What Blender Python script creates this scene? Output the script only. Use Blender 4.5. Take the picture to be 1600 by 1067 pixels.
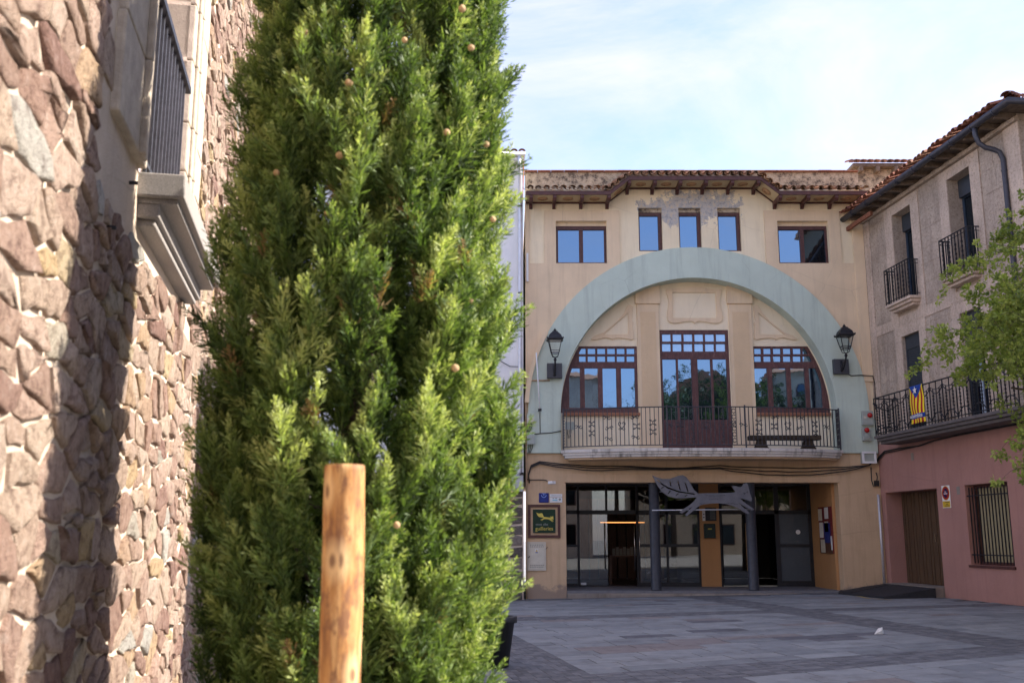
import bpy, bmesh, math, random
import numpy as np
from mathutils import Vector, Matrix
from mathutils.geometry import tessellate_polygon

# ---------------------------------------------------------------- clear
for o in list(bpy.data.objects):
    bpy.data.objects.remove(o)
S = bpy.context.scene
C = S.collection
R = math.radians
rnd = random.Random(7)

# ---------------------------------------------------------------- camera
EYE, PITCH = 1.5, R(11.14)
cam = bpy.data.cameras.new('camera')
cam.lens = 35.0
cam.sensor_width = 36.0
cam.clip_start = 0.05
cam.clip_end = 3000
cam.dof.use_dof = True
cam.dof.focus_distance = 28.0
cam.dof.aperture_fstop = 2.8
cam_o = bpy.data.objects.new('camera', cam)
C.objects.link(cam_o)
cam_o.location = (0, 0, EYE)
cam_o.rotation_euler = (R(90) + PITCH, 0, 0)
S.camera = cam_o

# ---------------------------------------------------------------- sun and sky
SUN_AZ, SUN_EL = R(89), R(37)          # azimuth clockwise from +Y (view direction)
sv = Vector((math.sin(SUN_AZ) * math.cos(SUN_EL), math.cos(SUN_AZ) * math.cos(SUN_EL), math.sin(SUN_EL)))
sl = bpy.data.lights.new('sun', 'SUN')
sl.energy = 5.0
sl.angle = R(0.53)
sl.color = (1.0, 0.93, 0.82)
so = bpy.data.objects.new('sun', sl)
C.objects.link(so)
so.rotation_euler = (-sv).to_track_quat('-Z', 'Y').to_euler()
so.location = sv * 60

W = bpy.data.worlds.new('World')
S.world = W
W.use_nodes = True
nt = W.node_tree
nt.nodes.clear()
wo = nt.nodes.new('ShaderNodeOutputWorld')
bg = nt.nodes.new('ShaderNodeBackground')
bg.inputs['Strength'].default_value = 0.135
sky = nt.nodes.new('ShaderNodeTexSky')
sky.sky_type = 'NISHITA'
sky.sun_disc = False
sky.sun_elevation = SUN_EL
sky.sun_rotation = SUN_AZ
sky.air_density = 1.0
sky.dust_density = 0.7
sky.ozone_density = 1.5
# thin high cloud veil
tc = nt.nodes.new('ShaderNodeTexCoord')
mp = nt.nodes.new('ShaderNodeMapping')
mp.inputs['Scale'].default_value = (1.3, 1.3, 3.4)
mp.inputs['Rotation'].default_value = (0.25, 0.3, 0.5)
n1 = nt.nodes.new('ShaderNodeTexNoise')
n1.inputs['Scale'].default_value = 1.7
n1.inputs['Detail'].default_value = 7
n1.inputs['Roughness'].default_value = 0.62
n1.inputs['Distortion'].default_value = 0.5
cr = nt.nodes.new('ShaderNodeValToRGB')
cr.color_ramp.elements[0].position = 0.36
cr.color_ramp.elements[0].color = (0.08, 0.08, 0.08, 1)
cr.color_ramp.elements[1].position = 0.66
cr.color_ramp.elements[1].color = (0.9, 0.9, 0.9, 1)
mx = nt.nodes.new('ShaderNodeMix')
mx.data_type = 'RGBA'
mx.inputs['B'].default_value = (2.8, 2.98, 3.55, 1)
L = nt.links
L.new(tc.outputs['Generated'], mp.inputs['Vector'])
L.new(mp.outputs['Vector'], n1.inputs['Vector'])
L.new(n1.outputs['Fac'], cr.inputs['Fac'])
L.new(cr.outputs['Color'], mx.inputs['Factor'])
L.new(sky.outputs['Color'], mx.inputs['A'])
tint = nt.nodes.new('ShaderNodeMix')
tint.data_type = 'RGBA'
tint.blend_type = 'MULTIPLY'
tint.inputs['Factor'].default_value = 1.0
tint.inputs['B'].default_value = (0.985, 0.91, 1.0, 1)
L.new(mx.outputs['Result'], tint.inputs['A'])
L.new(tint.outputs['Result'], bg.inputs['Color'])
L.new(bg.outputs['Background'], wo.inputs['Surface'])

S.view_settings.view_transform = 'Standard'
S.view_settings.look = 'None'
S.view_settings.exposure = 1.58
S.view_settings.gamma = 1.0
S.view_settings.use_curve_mapping = False
S.render.engine = 'CYCLES'
S.cycles.max_bounces = 8
S.cycles.transparent_max_bounces = 12

# ---------------------------------------------------------------- measuring helper (real points at depth Y)
FPX = 1556.0
def P(px, py, Y=29.0):
    v = 533.5 - py
    fw = FPX * math.cos(PITCH) - v * math.sin(PITCH)
    up = FPX * math.sin(PITCH) + v * math.cos(PITCH)
    return ((px - 800.0) / fw * Y, EYE + up / fw * Y)

# ---------------------------------------------------------------- materials
MATS = {}
def new_mat(name):
    m = bpy.data.materials.new(name)
    m.use_nodes = True
    t = m.node_tree
    b = t.nodes['Principled BSDF']
    MATS[name] = m
    return m, t, b
def noise(t, scale, detail=4, rough=0.6, vec=None, stretch=None):
    n = t.nodes.new('ShaderNodeTexNoise')
    n.inputs['Scale'].default_value = scale
    n.inputs['Detail'].default_value = detail
    n.inputs['Roughness'].default_value = rough
    g = vec
    if g is None:
        g = t.nodes.new('ShaderNodeNewGeometry').outputs['Position']
    if stretch:
        mpn = t.nodes.new('ShaderNodeMapping')
        mpn.inputs['Scale'].default_value = stretch
        t.links.new(g, mpn.inputs['Vector'])
        g = mpn.outputs['Vector']
    t.links.new(g, n.inputs['Vector'])
    return n.outputs['Fac']
def ramp(t, fac, stops):
    r = t.nodes.new('ShaderNodeValToRGB')
    e = r.color_ramp.elements
    while len(e) < len(stops):
        e.new(0.5)
    for i, (p, c) in enumerate(stops):
        e[i].position = p
        e[i].color = (c[0], c[1], c[2], 1) if not isinstance(c, (int, float)) else (c, c, c, 1)
    t.links.new(fac, r.inputs['Fac'])
    return r.outputs['Color']
def mixc(t, fac, a, b, mode='MIX'):
    m = t.nodes.new('ShaderNodeMix')
    m.data_type = 'RGBA'
    m.blend_type = mode
    if isinstance(fac, (int, float)):
        m.inputs['Factor'].default_value = fac
    else:
        t.links.new(fac, m.inputs['Factor'])
    for k, v in (('A', a), ('B', b)):
        if isinstance(v, (tuple, list)):
            m.inputs[k].default_value = (v[0], v[1], v[2], 1)
        else:
            t.links.new(v, m.inputs[k])
    return m.outputs['Result']
def mathn(t, op, a, b=None, c=None):
    m = t.nodes.new('ShaderNodeMath')
    m.operation = op
    for i, v in enumerate((a, b, c)):
        if v is None:
            continue
        if isinstance(v, (int, float)):
            m.inputs[i].default_value = v
        else:
            t.links.new(v, m.inputs[i])
    return m.outputs[0]
def bump(t, b, h, strength, dist=0.02):
    n = t.nodes.new('ShaderNodeBump')
    n.inputs['Strength'].default_value = strength
    n.inputs['Distance'].default_value = dist
    t.links.new(h, n.inputs['Height'])
    t.links.new(n.outputs['Normal'], b.inputs['Normal'])
def pos_sep(t):
    g = t.nodes.new('ShaderNodeNewGeometry')
    s = t.nodes.new('ShaderNodeSeparateXYZ')
    t.links.new(g.outputs['Position'], s.inputs[0])
    return s.outputs
def simple(name, col, rough=0.7, var=0.15, scale=4.0, bmp=0.15, bscale=60.0, metal=0.0, bdist=0.004, stretch=None, spec=0.4):
    m, t, b = new_mat(name)
    lo = tuple(c * (1 - var) for c in col)
    hi = tuple(min(1, c * (1 + var)) for c in col)
    f = noise(t, scale, 6, 0.65, stretch=stretch)
    c = ramp(t, f, [(0.3, lo), (0.7, hi)])
    t.links.new(c, b.inputs['Base Color'])
    b.inputs['Roughness'].default_value = rough
    b.inputs['Metallic'].default_value = metal
    b.inputs['Specular IOR Level'].default_value = spec
    if bmp:
        bump(t, b, noise(t, bscale, 4, 0.6), bmp, bdist)
    return m
def plaster(name, col, dirt=(0.2, 0.15, 0.1), dirt_amt=0.25, var=0.1, coarse=0.35, patches=None, damp=None, cracks=True):
    m, t, b = new_mat(name)
    f = noise(t, 0.9, 6, 0.6)
    base = ramp(t, f, [(0.3, tuple(c * (1 - var) for c in col)), (0.7, tuple(min(1, c * (1 + var)) for c in col))])
    fine = noise(t, 35, 4, 0.7)
    base = mixc(t, mathn(t, 'MULTIPLY', fine, 0.22), base, tuple(c * 0.55 for c in col))
    # rain streaks: noise stretched along z
    st = noise(t, 3.0, 5, 0.65, stretch=(1.6, 1.6, 0.12))
    stm = ramp(t, st, [(0.5, 0.0), (0.78, 1.0)])
    base = mixc(t, mathn(t, 'MULTIPLY', stm, dirt_amt), base, dirt)
    if cracks:
        vo = t.nodes.new('ShaderNodeTexVoronoi')
        vo.feature = 'DISTANCE_TO_EDGE'
        vo.inputs['Scale'].default_value = 0.55
        gp = t.nodes.new('ShaderNodeNewGeometry').outputs['Position']
        nz_ = t.nodes.new('ShaderNodeTexNoise')
        nz_.inputs['Scale'].default_value = 1.8
        nz_.inputs['Detail'].default_value = 6
        t.links.new(gp, nz_.inputs['Vector'])
        t.links.new(mixc(t, 0.16, gp, nz_.outputs['Color'], 'ADD'), vo.inputs['Vector'])
        cm_ = ramp(t, vo.outputs['Distance'], [(0.0, 1.0), (0.006, 0.0)])
        cm_ = mathn(t, 'MULTIPLY', cm_, ramp(t, noise(t, 0.7, 3, 0.5), [(0.5, 0.0), (0.62, 0.32)]))
        base = mixc(t, cm_, base, tuple(c * 0.4 for c in col))
    if patches:      # fallen render showing grey mortar, with an outline of its own
        (cx, cz, rx, rz, pc) = patches
        x, y, z = pos_sep(t)
        dx = mathn(t, 'DIVIDE', mathn(t, 'SUBTRACT', x, cx), rx)
        dz = mathn(t, 'DIVIDE', mathn(t, 'SUBTRACT', z, cz), rz)
        d = mathn(t, 'ADD', mathn(t, 'MULTIPLY', dx, dx), mathn(t, 'MULTIPLY', dz, dz))
        pn = noise(t, 2.6, 7, 0.72)
        v = mathn(t, 'SUBTRACT', mathn(t, 'MULTIPLY_ADD', pn, 2.4, 0.0), d)
        mask = ramp(t, v, [(0.62, 0.0), (0.70, 1.0)])
        pf = noise(t, 9, 6, 0.75)
        pcol = ramp(t, pf, [(0.36, tuple(c * 0.55 for c in pc)), (0.5, pc), (0.62, (0.62, 0.5, 0.33))])
        base = mixc(t, mask, base, pcol)
    if damp:         # rising damp, flaking at the foot of the wall
        z0, h, dc = damp
        x, y, z = pos_sep(t)
        dn = noise(t, 2.2, 6, 0.7)
        v = mathn(t, 'SUBTRACT', mathn(t, 'MULTIPLY', dn, 1.6), mathn(t, 'DIVIDE', mathn(t, 'SUBTRACT', z, z0), h))
        mask = ramp(t, v, [(0.25, 0.0), (0.4, 1.0)])
        base = mixc(t, mathn(t, 'MULTIPLY', mask, 0.8), base, dc)
    t.links.new(base, b.inputs['Base Color'])
    b.inputs['Roughness'].default_value = 0.92
    b.inputs['Specular IOR Level'].default_value = 0.15
    bump(t, b, mathn(t, 'ADD', noise(t, 70, 5, 0.7), mathn(t, 'MULTIPLY', noise(t, 9, 4, 0.5), 1.2)), coarse, 0.012)
    return m
def attr_mat(name, stops, rough=0.9, bmp=0.6, bscale=30, bdist=0.02, mottle=0.35, mscale=14, attr='rnd'):
    m, t, b = new_mat(name)
    a = t.nodes.new('ShaderNodeAttribute')
    a.attribute_name = attr
    col = ramp(t, a.outputs['Fac'], stops)
    for n_ in t.nodes:
        if n_.type == 'VALTORGB':
            n_.color_ramp.interpolation = 'LINEAR'
    f = noise(t, mscale, 7, 0.7)
    dark = mixc(t, 1.0, col, (0.5, 0.45, 0.45), 'MULTIPLY')
    lite = mixc(t, 0.35, col, (0.9, 0.82, 0.75), 'MIX')
    c1 = mixc(t, mathn(t, 'MULTIPLY', ramp(t, f, [(0.35, 1.0), (0.5, 0.0)]), mottle * 1.6), col, dark)
    c2 = mixc(t, mathn(t, 'MULTIPLY', ramp(t, f, [(0.55, 0.0), (0.75, 1.0)]), mottle * 1.4), c1, lite)
    t.links.new(c2, b.inputs['Base Color'])
    b.inputs['Roughness'].default_value = rough
    b.inputs['Specular IOR Level'].default_value = 0.2
    bump(t, b, mathn(t, 'ADD', noise(t, bscale, 6, 0.7), mathn(t, 'MULTIPLY', noise(t, bscale * 4, 3, 0.6), 0.35)), bmp, bdist)
    return m
def glass_opaque(name, base, refl, wav=0.02):
    m, t, b = new_mat(name)
    t.nodes.remove(b)
    out = [n for n in t.nodes if n.type == 'OUTPUT_MATERIAL'][0]
    d = t.nodes.new('ShaderNodeBsdfDiffuse')
    d.inputs['Color'].default_value = (*base, 1)
    g = t.nodes.new('ShaderNodeBsdfGlossy')
    g.inputs['Color'].default_value = (0.44, 0.71, 1.0, 1)
    g.inputs['Roughness'].default_value = 0.015
    mxs = t.nodes.new('ShaderNodeMixShader')
    mxs.inputs[0].default_value = refl
    nb = t.nodes.new('ShaderNodeBump')
    nb.inputs['Strength'].default_value = wav
    nb.inputs['Distance'].default_value = 0.05
    t.links.new(noise(t, 2.2, 2, 0.5), nb.inputs['Height'])
    t.links.new(nb.outputs['Normal'], g.inputs['Normal'])
    t.links.new(d.outputs[0], mxs.inputs[1])
    t.links.new(g.outputs[0], mxs.inputs[2])
    t.links.new(mxs.outputs[0], out.inputs['Surface'])
    return m
def glass_clear(name, refl, tint=(0.8, 0.85, 0.85)):
    m, t, b = new_mat(name)
    t.nodes.remove(b)
    out = [n for n in t.nodes if n.type == 'OUTPUT_MATERIAL'][0]
    d = t.nodes.new('ShaderNodeBsdfTransparent')
    d.inputs['Color'].default_value = (*tint, 1)
    g = t.nodes.new('ShaderNodeBsdfGlossy')
    g.inputs['Roughness'].default_value = 0.01
    mxs = t.nodes.new('ShaderNodeMixShader')
    mxs.inputs[0].default_value = refl
    t.links.new(d.outputs[0], mxs.inputs[1])
    t.links.new(g.outputs[0], mxs.inputs[2])
    t.links.new(mxs.outputs[0], out.inputs['Surface'])
    return m
def emit(name, col, st):
    m, t, b = new_mat(name)
    b.inputs['Base Color'].default_value = (*col, 1)
    b.inputs['Emission Color'].default_value = (*col, 1)
    b.inputs['Emission Strength'].default_value = st
    return m
def leaf_mat(name, stops, trans=0.35, rough=0.55):
    m, t, b = new_mat(name)
    out = [n for n in t.nodes if n.type == 'OUTPUT_MATERIAL'][0]
    a = t.nodes.new('ShaderNodeAttribute')
    a.attribute_name = 'rnd'
    col = ramp(t, a.outputs['Fac'], stops)
    t.links.new(col, b.inputs['Base Color'])
    b.inputs['Roughness'].default_value = rough
    b.inputs['Specular IOR Level'].default_value = 0.35
    tr = t.nodes.new('ShaderNodeBsdfTranslucent')
    t.links.new(mixc(t, 1.0, col, (1.35, 1.45, 0.7), 'MULTIPLY'), tr.inputs['Color'])
    mxs = t.nodes.new('ShaderNodeMixShader')
    mxs.inputs[0].default_value = trans
    t.links.new(b.outputs[0], mxs.inputs[1])
    t.links.new(tr.outputs[0], mxs.inputs[2])
    t.links.new(mxs.outputs[0], out.inputs['Surface'])
    return m

TAN = plaster('tan_render', (0.80, 0.625, 0.42), (0.40, 0.29, 0.19), 0.35, 0.09)
TAN_SHADED = plaster('shaded_tan_render', (0.62, 0.44, 0.275), (0.28, 0.18, 0.10), 0.4, 0.1, damp=(-0.25, 0.75, (0.27, 0.21, 0.17)))  # tan with ground-floor shade put into a darker colour, damp at the foot
CREAM = plaster('cream_render', (0.90, 0.77, 0.54), (0.32, 0.23, 0.13), 0.25, 0.07, patches=(5.5, 11.35, 2.1, 0.75, (0.5, 0.48, 0.46)))
CREAM2 = plaster('cream_panel_render', (0.90, 0.78, 0.57), (0.4, 0.3, 0.2), 0.12, 0.06, coarse=0.8)
GREEN = plaster('green_render', (0.56, 0.645, 0.55), (0.2, 0.24, 0.22), 0.4, 0.08, coarse=0.5)
def lichen():
    m, t, b = new_mat('lichen_render')
    f = noise(t, 4.0, 8, 0.78)
    c = ramp(t, f, [(0.30, (0.035, 0.03, 0.026)), (0.43, (0.16, 0.125, 0.09)), (0.5, (0.40, 0.32, 0.22)), (0.62, (0.54, 0.44, 0.31)), (0.75, (0.46, 0.42, 0.36))])
    t.links.new(c, b.inputs['Base Color'])
    b.inputs['Roughness'].default_value = 0.95
    bump(t, b, noise(t, 30, 6, 0.7), 0.7, 0.02)
    return m
PARAPET = lichen()
WHITEW = plaster('white_render', (0.86, 0.85, 0.83), (0.4, 0.38, 0.36), 0.2, 0.06)
def rough_render(name, col, dark, lite):
    m, t, b = new_mat(name)
    f = noise(t, 1.1, 6, 0.65)
    base = ramp(t, f, [(0.3, tuple(c * 0.78 for c in col)), (0.7, tuple(c * 1.15 for c in col))])
    g = noise(t, 16, 6, 0.8)
    base = mixc(t, mathn(t, 'MULTIPLY', ramp(t, g, [(0.36, 1.0), (0.5, 0.0)]), 0.7), base, dark)
    base = mixc(t, mathn(t, 'MULTIPLY', ramp(t, g, [(0.56, 0.0), (0.7, 1.0)]), 0.6), base, lite)
    st = ramp(t, noise(t, 2.6, 6, 0.7, stretch=(1.4, 1.4, 0.2)), [(0.52, 0.0), (0.75, 1.0)])
    base = mixc(t, mathn(t, 'MULTIPLY', st, 0.55), base, dark)
    t.links.new(base, b.inputs['Base Color'])
    b.inputs['Roughness'].default_value = 0.95
    b.inputs['Specular IOR Level'].default_value = 0.1
    bump(t, b, g, 0.9, 0.02)
    return m
GREYW = rough_render('grey_brown_render', (0.47, 0.38, 0.30), (0.18, 0.14, 0.11), (0.64, 0.55, 0.46))
GREYL = rough_render('pale_stone_render', (0.60, 0.48, 0.38), (0.28, 0.21, 0.16), (0.72, 0.62, 0.52))
PINK = plaster('pink_render', (0.42, 0.225, 0.185), (0.22, 0.11, 0.09), 0.3, 0.08, coarse=0.6, damp=(-0.15, 0.35, (0.3, 0.17, 0.14)))
ORANGE = plaster('orange_render', (0.50, 0.27, 0.12), (0.3, 0.16, 0.07), 0.2, 0.07)
BEIGE = plaster('beige_render', (0.6, 0.5, 0.38), (0.3, 0.25, 0.18), 0.3, 0.1)
BROWNW = simple('brown_paint_wood', (0.085, 0.032, 0.026), 0.5, 0.3, 12, 0.2, 90)
def worn_wood():
    m, t, b = new_mat('worn_maroon_wood')
    f = noise(t, 16, 7, 0.75, stretch=(1, 1, 0.35))
    c = ramp(t, f, [(0.3, (0.055, 0.02, 0.02)), (0.55, (0.11, 0.04, 0.036)), (0.64, (0.15, 0.07, 0.06)), (0.72, (0.42, 0.36, 0.33))])
    t.links.new(c, b.inputs['Base Color'])
    b.inputs['Roughness'].default_value = 0.55
    bump(t, b, noise(t, 40, 5, 0.6, stretch=(1, 1, 0.2)), 0.25, 0.006)
    return m
MAROON = worn_wood()
SOFFIT = simple('soffit_cream', (0.55, 0.42, 0.24), 0.85, 0.1, 3)
SOFFIT_D = simple('soffit_ornament', (0.42, 0.25, 0.13), 0.85, 0.1, 6)
IRON = simple('black_iron', (0.022, 0.022, 0.026), 0.5, 0.3, 20, 0.2, 120, 0.3)
IRON2 = simple('grey_iron', (0.06, 0.06, 0.068), 0.5, 0.3, 20, 0.2, 120, 0.4)
STEEL = simple('grey_steel_plate', (0.16, 0.16, 0.18), 0.5, 0.15, 6, 0.1, 80, 0.6)
COLUMN = simple('column_paint', (0.055, 0.06, 0.075), 0.45, 0.2, 8, 0.1, 60, 0.2)
CHAR = simple('charcoal_frame', (0.018, 0.018, 0.021), 0.45, 0.2, 10, 0.1, 80)
STONEW = plaster('weathered_white_stone', (0.66, 0.62, 0.57), (0.05, 0.045, 0.035), 1.0, 0.15, coarse=0.6)
ZINC = simple('zinc_pipe', (0.62, 0.63, 0.66), 0.4, 0.1, 8, 0.1, 60, 0.5)
DKPIPE = simple('dark_pipe', (0.05, 0.05, 0.062), 0.45, 0.25, 8, 0.1, 60, 0.2)
TANPIPE = simple('tan_pipe', (0.45, 0.3, 0.18), 0.6, 0.15, 8)
CABLE = simple('black_cable', (0.02, 0.018, 0.017), 0.6, 0.2, 20)
GLASS = glass_opaque('window_glass', (0.012, 0.015, 0.02), 0.35)
GLASSC = glass_opaque('curtained_glass', (0.30, 0.34, 0.38), 0.36, 0.03)
GLASSD = glass_opaque('dark_window_glass', (0.01, 0.01, 0.012), 0.12)
SHOP = glass_clear('shop_glass', 0.11)
LGLASS = glass_clear('lantern_glass', 0.12, (0.93, 0.95, 0.95))
FROST = simple('frosted_glass', (0.07, 0.085, 0.1), 0.25, 0.08, 3, 0.0)
WHITEP = simple('white_plastic', (0.75, 0.75, 0.74), 0.5, 0.06, 10, 0.05)
CREAMP = simple('cream_plastic', (0.62, 0.57, 0.46), 0.5, 0.08, 10, 0.05)
GREYP = simple('grey_green_plastic', (0.36, 0.39, 0.35), 0.55, 0.1, 10, 0.05)
REDP = simple('red_lens', (0.45, 0.015, 0.012), 0.15, 0.1, 10, 0.0)
BLUEP = simple('blue_enamel', (0.005, 0.018, 0.18), 0.3, 0.08, 10, 0.0)
LBLUE = simple('light_blue_print', (0.25, 0.4, 0.85), 0.4, 0.05, 10, 0.0)
SIGNG = simple('sign_green', (0.008, 0.035, 0.02), 0.12, 0.2, 8, 0.0)
GOLD = simple('sign_gold', (0.62, 0.5, 0.09), 0.4, 0.08, 10, 0.0)
GREYT = simple('sign_grey_letters', (0.22, 0.25, 0.22), 0.5, 0.05, 10, 0.0)
YELLOW = simple('yellow_paint', (0.65, 0.42, 0.03), 0.6, 0.12, 6, 0.05)
YLINE = simple('worn_yellow_line', (0.36, 0.26, 0.09), 0.85, 0.4, 9, 0.2)
MAILG = simple('mailbox_green', (0.01, 0.025, 0.02), 0.4, 0.1, 10, 0.0)
REDC = simple('red_cloth', (0.16, 0.02, 0.018), 0.9, 0.15, 14, 0.1)
PAPER = simple('paper', (0.7, 0.69, 0.66), 0.8, 0.08, 20, 0.0)
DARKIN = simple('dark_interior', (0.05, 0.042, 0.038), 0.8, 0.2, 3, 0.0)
WOODIN = simple('interior_wood', (0.12, 0.05, 0.024), 0.5, 0.35, 5, 0.1, stretch=(6, 6, 0.5))
PORCH = simple('porch_stone', (0.17, 0.17, 0.18), 0.6, 0.2, 5, 0.15)
STEP = plaster('step_stone', (0.3, 0.26, 0.22), (0.1, 0.08, 0.06), 0.6, 0.3, coarse=0.8)
LED = emit('warm_led', (1.0, 0.36, 0.10), 0.8)
RUBBER = simple('black_rubber', (0.022, 0.023, 0.027), 0.75, 0.25, 9, 0.3, 90)
DOORW = simple('dark_plank_wood', (0.085, 0.048, 0.024), 0.6, 0.45, 6, 0.3, 60, stretch=(4, 4, 0.3))
SHUT = simple('slate_shutter', (0.035, 0.042, 0.052), 0.5, 0.12, 8, 0.05)
BLUEDOOR = simple('blue_painted_wood', (0.03, 0.052, 0.085), 0.5, 0.25, 8, 0.1)
BLIND = simple('beige_blind', (0.38, 0.32, 0.18), 0.8, 0.1, 30, 0.1)
GRANITE = simple('granite', (0.26, 0.235, 0.215), 0.75, 0.5, 160, 0.15, 200)
SAND = simple('sandstone', (0.40, 0.335, 0.265), 0.9, 0.2, 9, 0.5, 60, bdist=0.012)
LILAC = simple('lilac_white_paint', (0.6, 0.52, 0.58), 0.5, 0.06, 5, 0.05)
BLACKP = simple('black_pot', (0.02, 0.02, 0.021), 0.5, 0.2, 12, 0.1)
SOIL = simple('soil', (0.05, 0.035, 0.025), 0.95, 0.4, 30, 0.5)
BARK = simple('bark', (0.085, 0.065, 0.05), 0.9, 0.4, 14, 0.8, 30, bdist=0.02, stretch=(1, 1, 0.3))
LIGHTWOOD = simple('dry_twig', (0.3, 0.19, 0.1), 0.9, 0.3, 14)
CONE = simple('cypress_cone', (0.38, 0.25, 0.13), 0.8, 0.4, 60, 0.5, 120)
OLDWOOD = simple('old_beam_wood', (0.16, 0.12, 0.09), 0.85, 0.4, 9, 0.4, 40)
RUST = simple('rusty_iron', (0.22, 0.085, 0.045), 0.9, 0.4, 14, 0.4)
BENCHW = simple('dark_bench_wood', (0.05, 0.035, 0.022), 0.8, 0.4, 10, 0.3)
ROOFM = simple('far_roof_tiles', (0.34, 0.15, 0.08), 0.9, 0.3, 6, 0.4, 12)
TILE = attr_mat('roof_tile', [(0.0, (0.17, 0.10, 0.06)), (0.3, (0.33, 0.19, 0.11)), (0.6, (0.40, 0.24, 0.14)), (0.85, (0.30, 0.22, 0.15)), (1.0, (0.45, 0.27, 0.15))], mottle=0.55, mscale=18)
TILER = attr_mat('red_roof_tile', [(0.0, (0.19, 0.075, 0.048)), (0.5, (0.33, 0.135, 0.085)), (1.0, (0.42, 0.23, 0.15))], mottle=0.55, mscale=14)
STONE = attr_mat('rubble_stone', [(0.0, (0.28, 0.165, 0.13)), (0.18, (0.43, 0.30, 0.23)), (0.4, (0.55, 0.42, 0.32)), (0.55, (0.37, 0.235, 0.18)), (0.68, (0.56, 0.43, 0.34)), (0.8, (0.46, 0.31, 0.24)), (0.89, (0.57, 0.41, 0.22)), (0.96, (0.45, 0.42, 0.37)), (1.0, (0.57, 0.52, 0.45))], bmp=1.0, bscale=38, bdist=0.045, mottle=0.6, mscale=15)
MORTAR = plaster('lime_mortar', (0.60, 0.49, 0.39), (0.25, 0.19, 0.14), 0.3, 0.2, coarse=1.0)
DSTONE = attr_mat('dark_rubble', [(0.0, (0.10, 0.085, 0.075)), (0.5, (0.17, 0.145, 0.125)), (1.0, (0.24, 0.2, 0.17))], mottle=0.4)
SLAB = attr_mat('paving_slab', [(0.0, (0.175, 0.185, 0.19)), (0.3, (0.21, 0.22, 0.225)), (0.75, (0.255, 0.265, 0.265)), (0.88, (0.215, 0.222, 0.222)), (0.95, (0.21, 0.185, 0.175)), (1.0, (0.12, 0.12, 0.13))], rough=0.72, bmp=0.3, bscale=20, bdist=0.006, mottle=0.30, mscale=2.6)
SETT = attr_mat('paving_sett', [(0.0, (0.105, 0.107, 0.113)), (0.5, (0.135, 0.137, 0.143)), (1.0, (0.175, 0.175, 0.18))], rough=0.75, bmp=0.3, bscale=30, bdist=0.006, mottle=0.25, mscale=5)
BED = simple('joint_sand', (0.05, 0.048, 0.048), 0.95, 0.2, 20, 0.2)
GROUND = simple('plaza_paving', (0.22, 0.215, 0.215), 0.85, 0.25, 2, 0.3, 40)
CYP = leaf_mat('cypress_leaf', [(0.0, (0.03, 0.058, 0.017)), (0.3, (0.072, 0.118, 0.03)), (0.6, (0.155, 0.22, 0.058)), (0.93, (0.39, 0.44, 0.165)), (1.0, (0.24, 0.16, 0.07))], 0.36)
LEAF = leaf_mat('spring_leaf', [(0.0, (0.12, 0.165, 0.035)), (0.5, (0.21, 0.265, 0.06)), (1.0, (0.36, 0.40, 0.11))], 0.40)
DLEAF = leaf_mat('dark_leaf', [(0.0, (0.012, 0.025, 0.01)), (0.5, (0.03, 0.055, 0.018)), (1.0, (0.06, 0.09, 0.02))], 0.25)
def post_wood():
    m, t, b = new_mat('debarked_pine')
    uv = t.nodes.new('ShaderNodeUVMap').outputs[0]
    k = t.nodes.new('ShaderNodeTexVoronoi')
    k.voronoi_dimensions = '2D'
    k.inputs['Scale'].default_value = 6.0
    mp2 = t.nodes.new('ShaderNodeMapping')
    mp2.inputs['Scale'].default_value = (1.25, 0.62, 1)
    t.links.new(uv, mp2.inputs['Vector'])
    t.links.new(mp2.outputs['Vector'], k.inputs['Vector'])
    kd = k.outputs['Distance']
    # grain runs along the stake and swerves round the knots
    f = noise(t, 60, 5, 0.7, vec=uv, stretch=(1.0, 0.07, 1.0))
    g2 = noise(t, 26, 5, 0.65, vec=uv, stretch=(1.0, 0.14, 1.0))
    pat = noise(t, 16, 5, 0.7, vec=uv, stretch=(1.0, 0.4, 1.0))
    c1 = ramp(t, g2, [(0.34, (0.20, 0.08, 0.022)), (0.5, (0.38, 0.18, 0.052)), (0.68, (0.58, 0.35, 0.14))])
    c2 = mixc(t, mathn(t, 'MULTIPLY', ramp(t, f, [(0.52, 0.0), (0.60, 1.0)]), 0.6), c1, (0.24, 0.10, 0.035))
    c2 = mixc(t, mathn(t, 'MULTIPLY', ramp(t, pat, [(0.50, 0.0), (0.58, 1.0)]), 0.8), c2, (0.17, 0.07, 0.03))
    c2 = mixc(t, ramp(t, kd, [(0.16, 0.55), (0.34, 0.0)]), c2, (0.72, 0.50, 0.25))
    c3 = mixc(t, ramp(t, kd, [(0.05, 0.85), (0.12, 0.0)]), c2, (0.13, 0.055, 0.025))
    t.links.new(c3, b.inputs['Base Color'])
    b.inputs['Roughness'].default_value = 0.65
    bump(t, b, mathn(t, 'ADD', g2, f), 0.5, 0.006)
    return m
PINE = post_wood()

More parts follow.
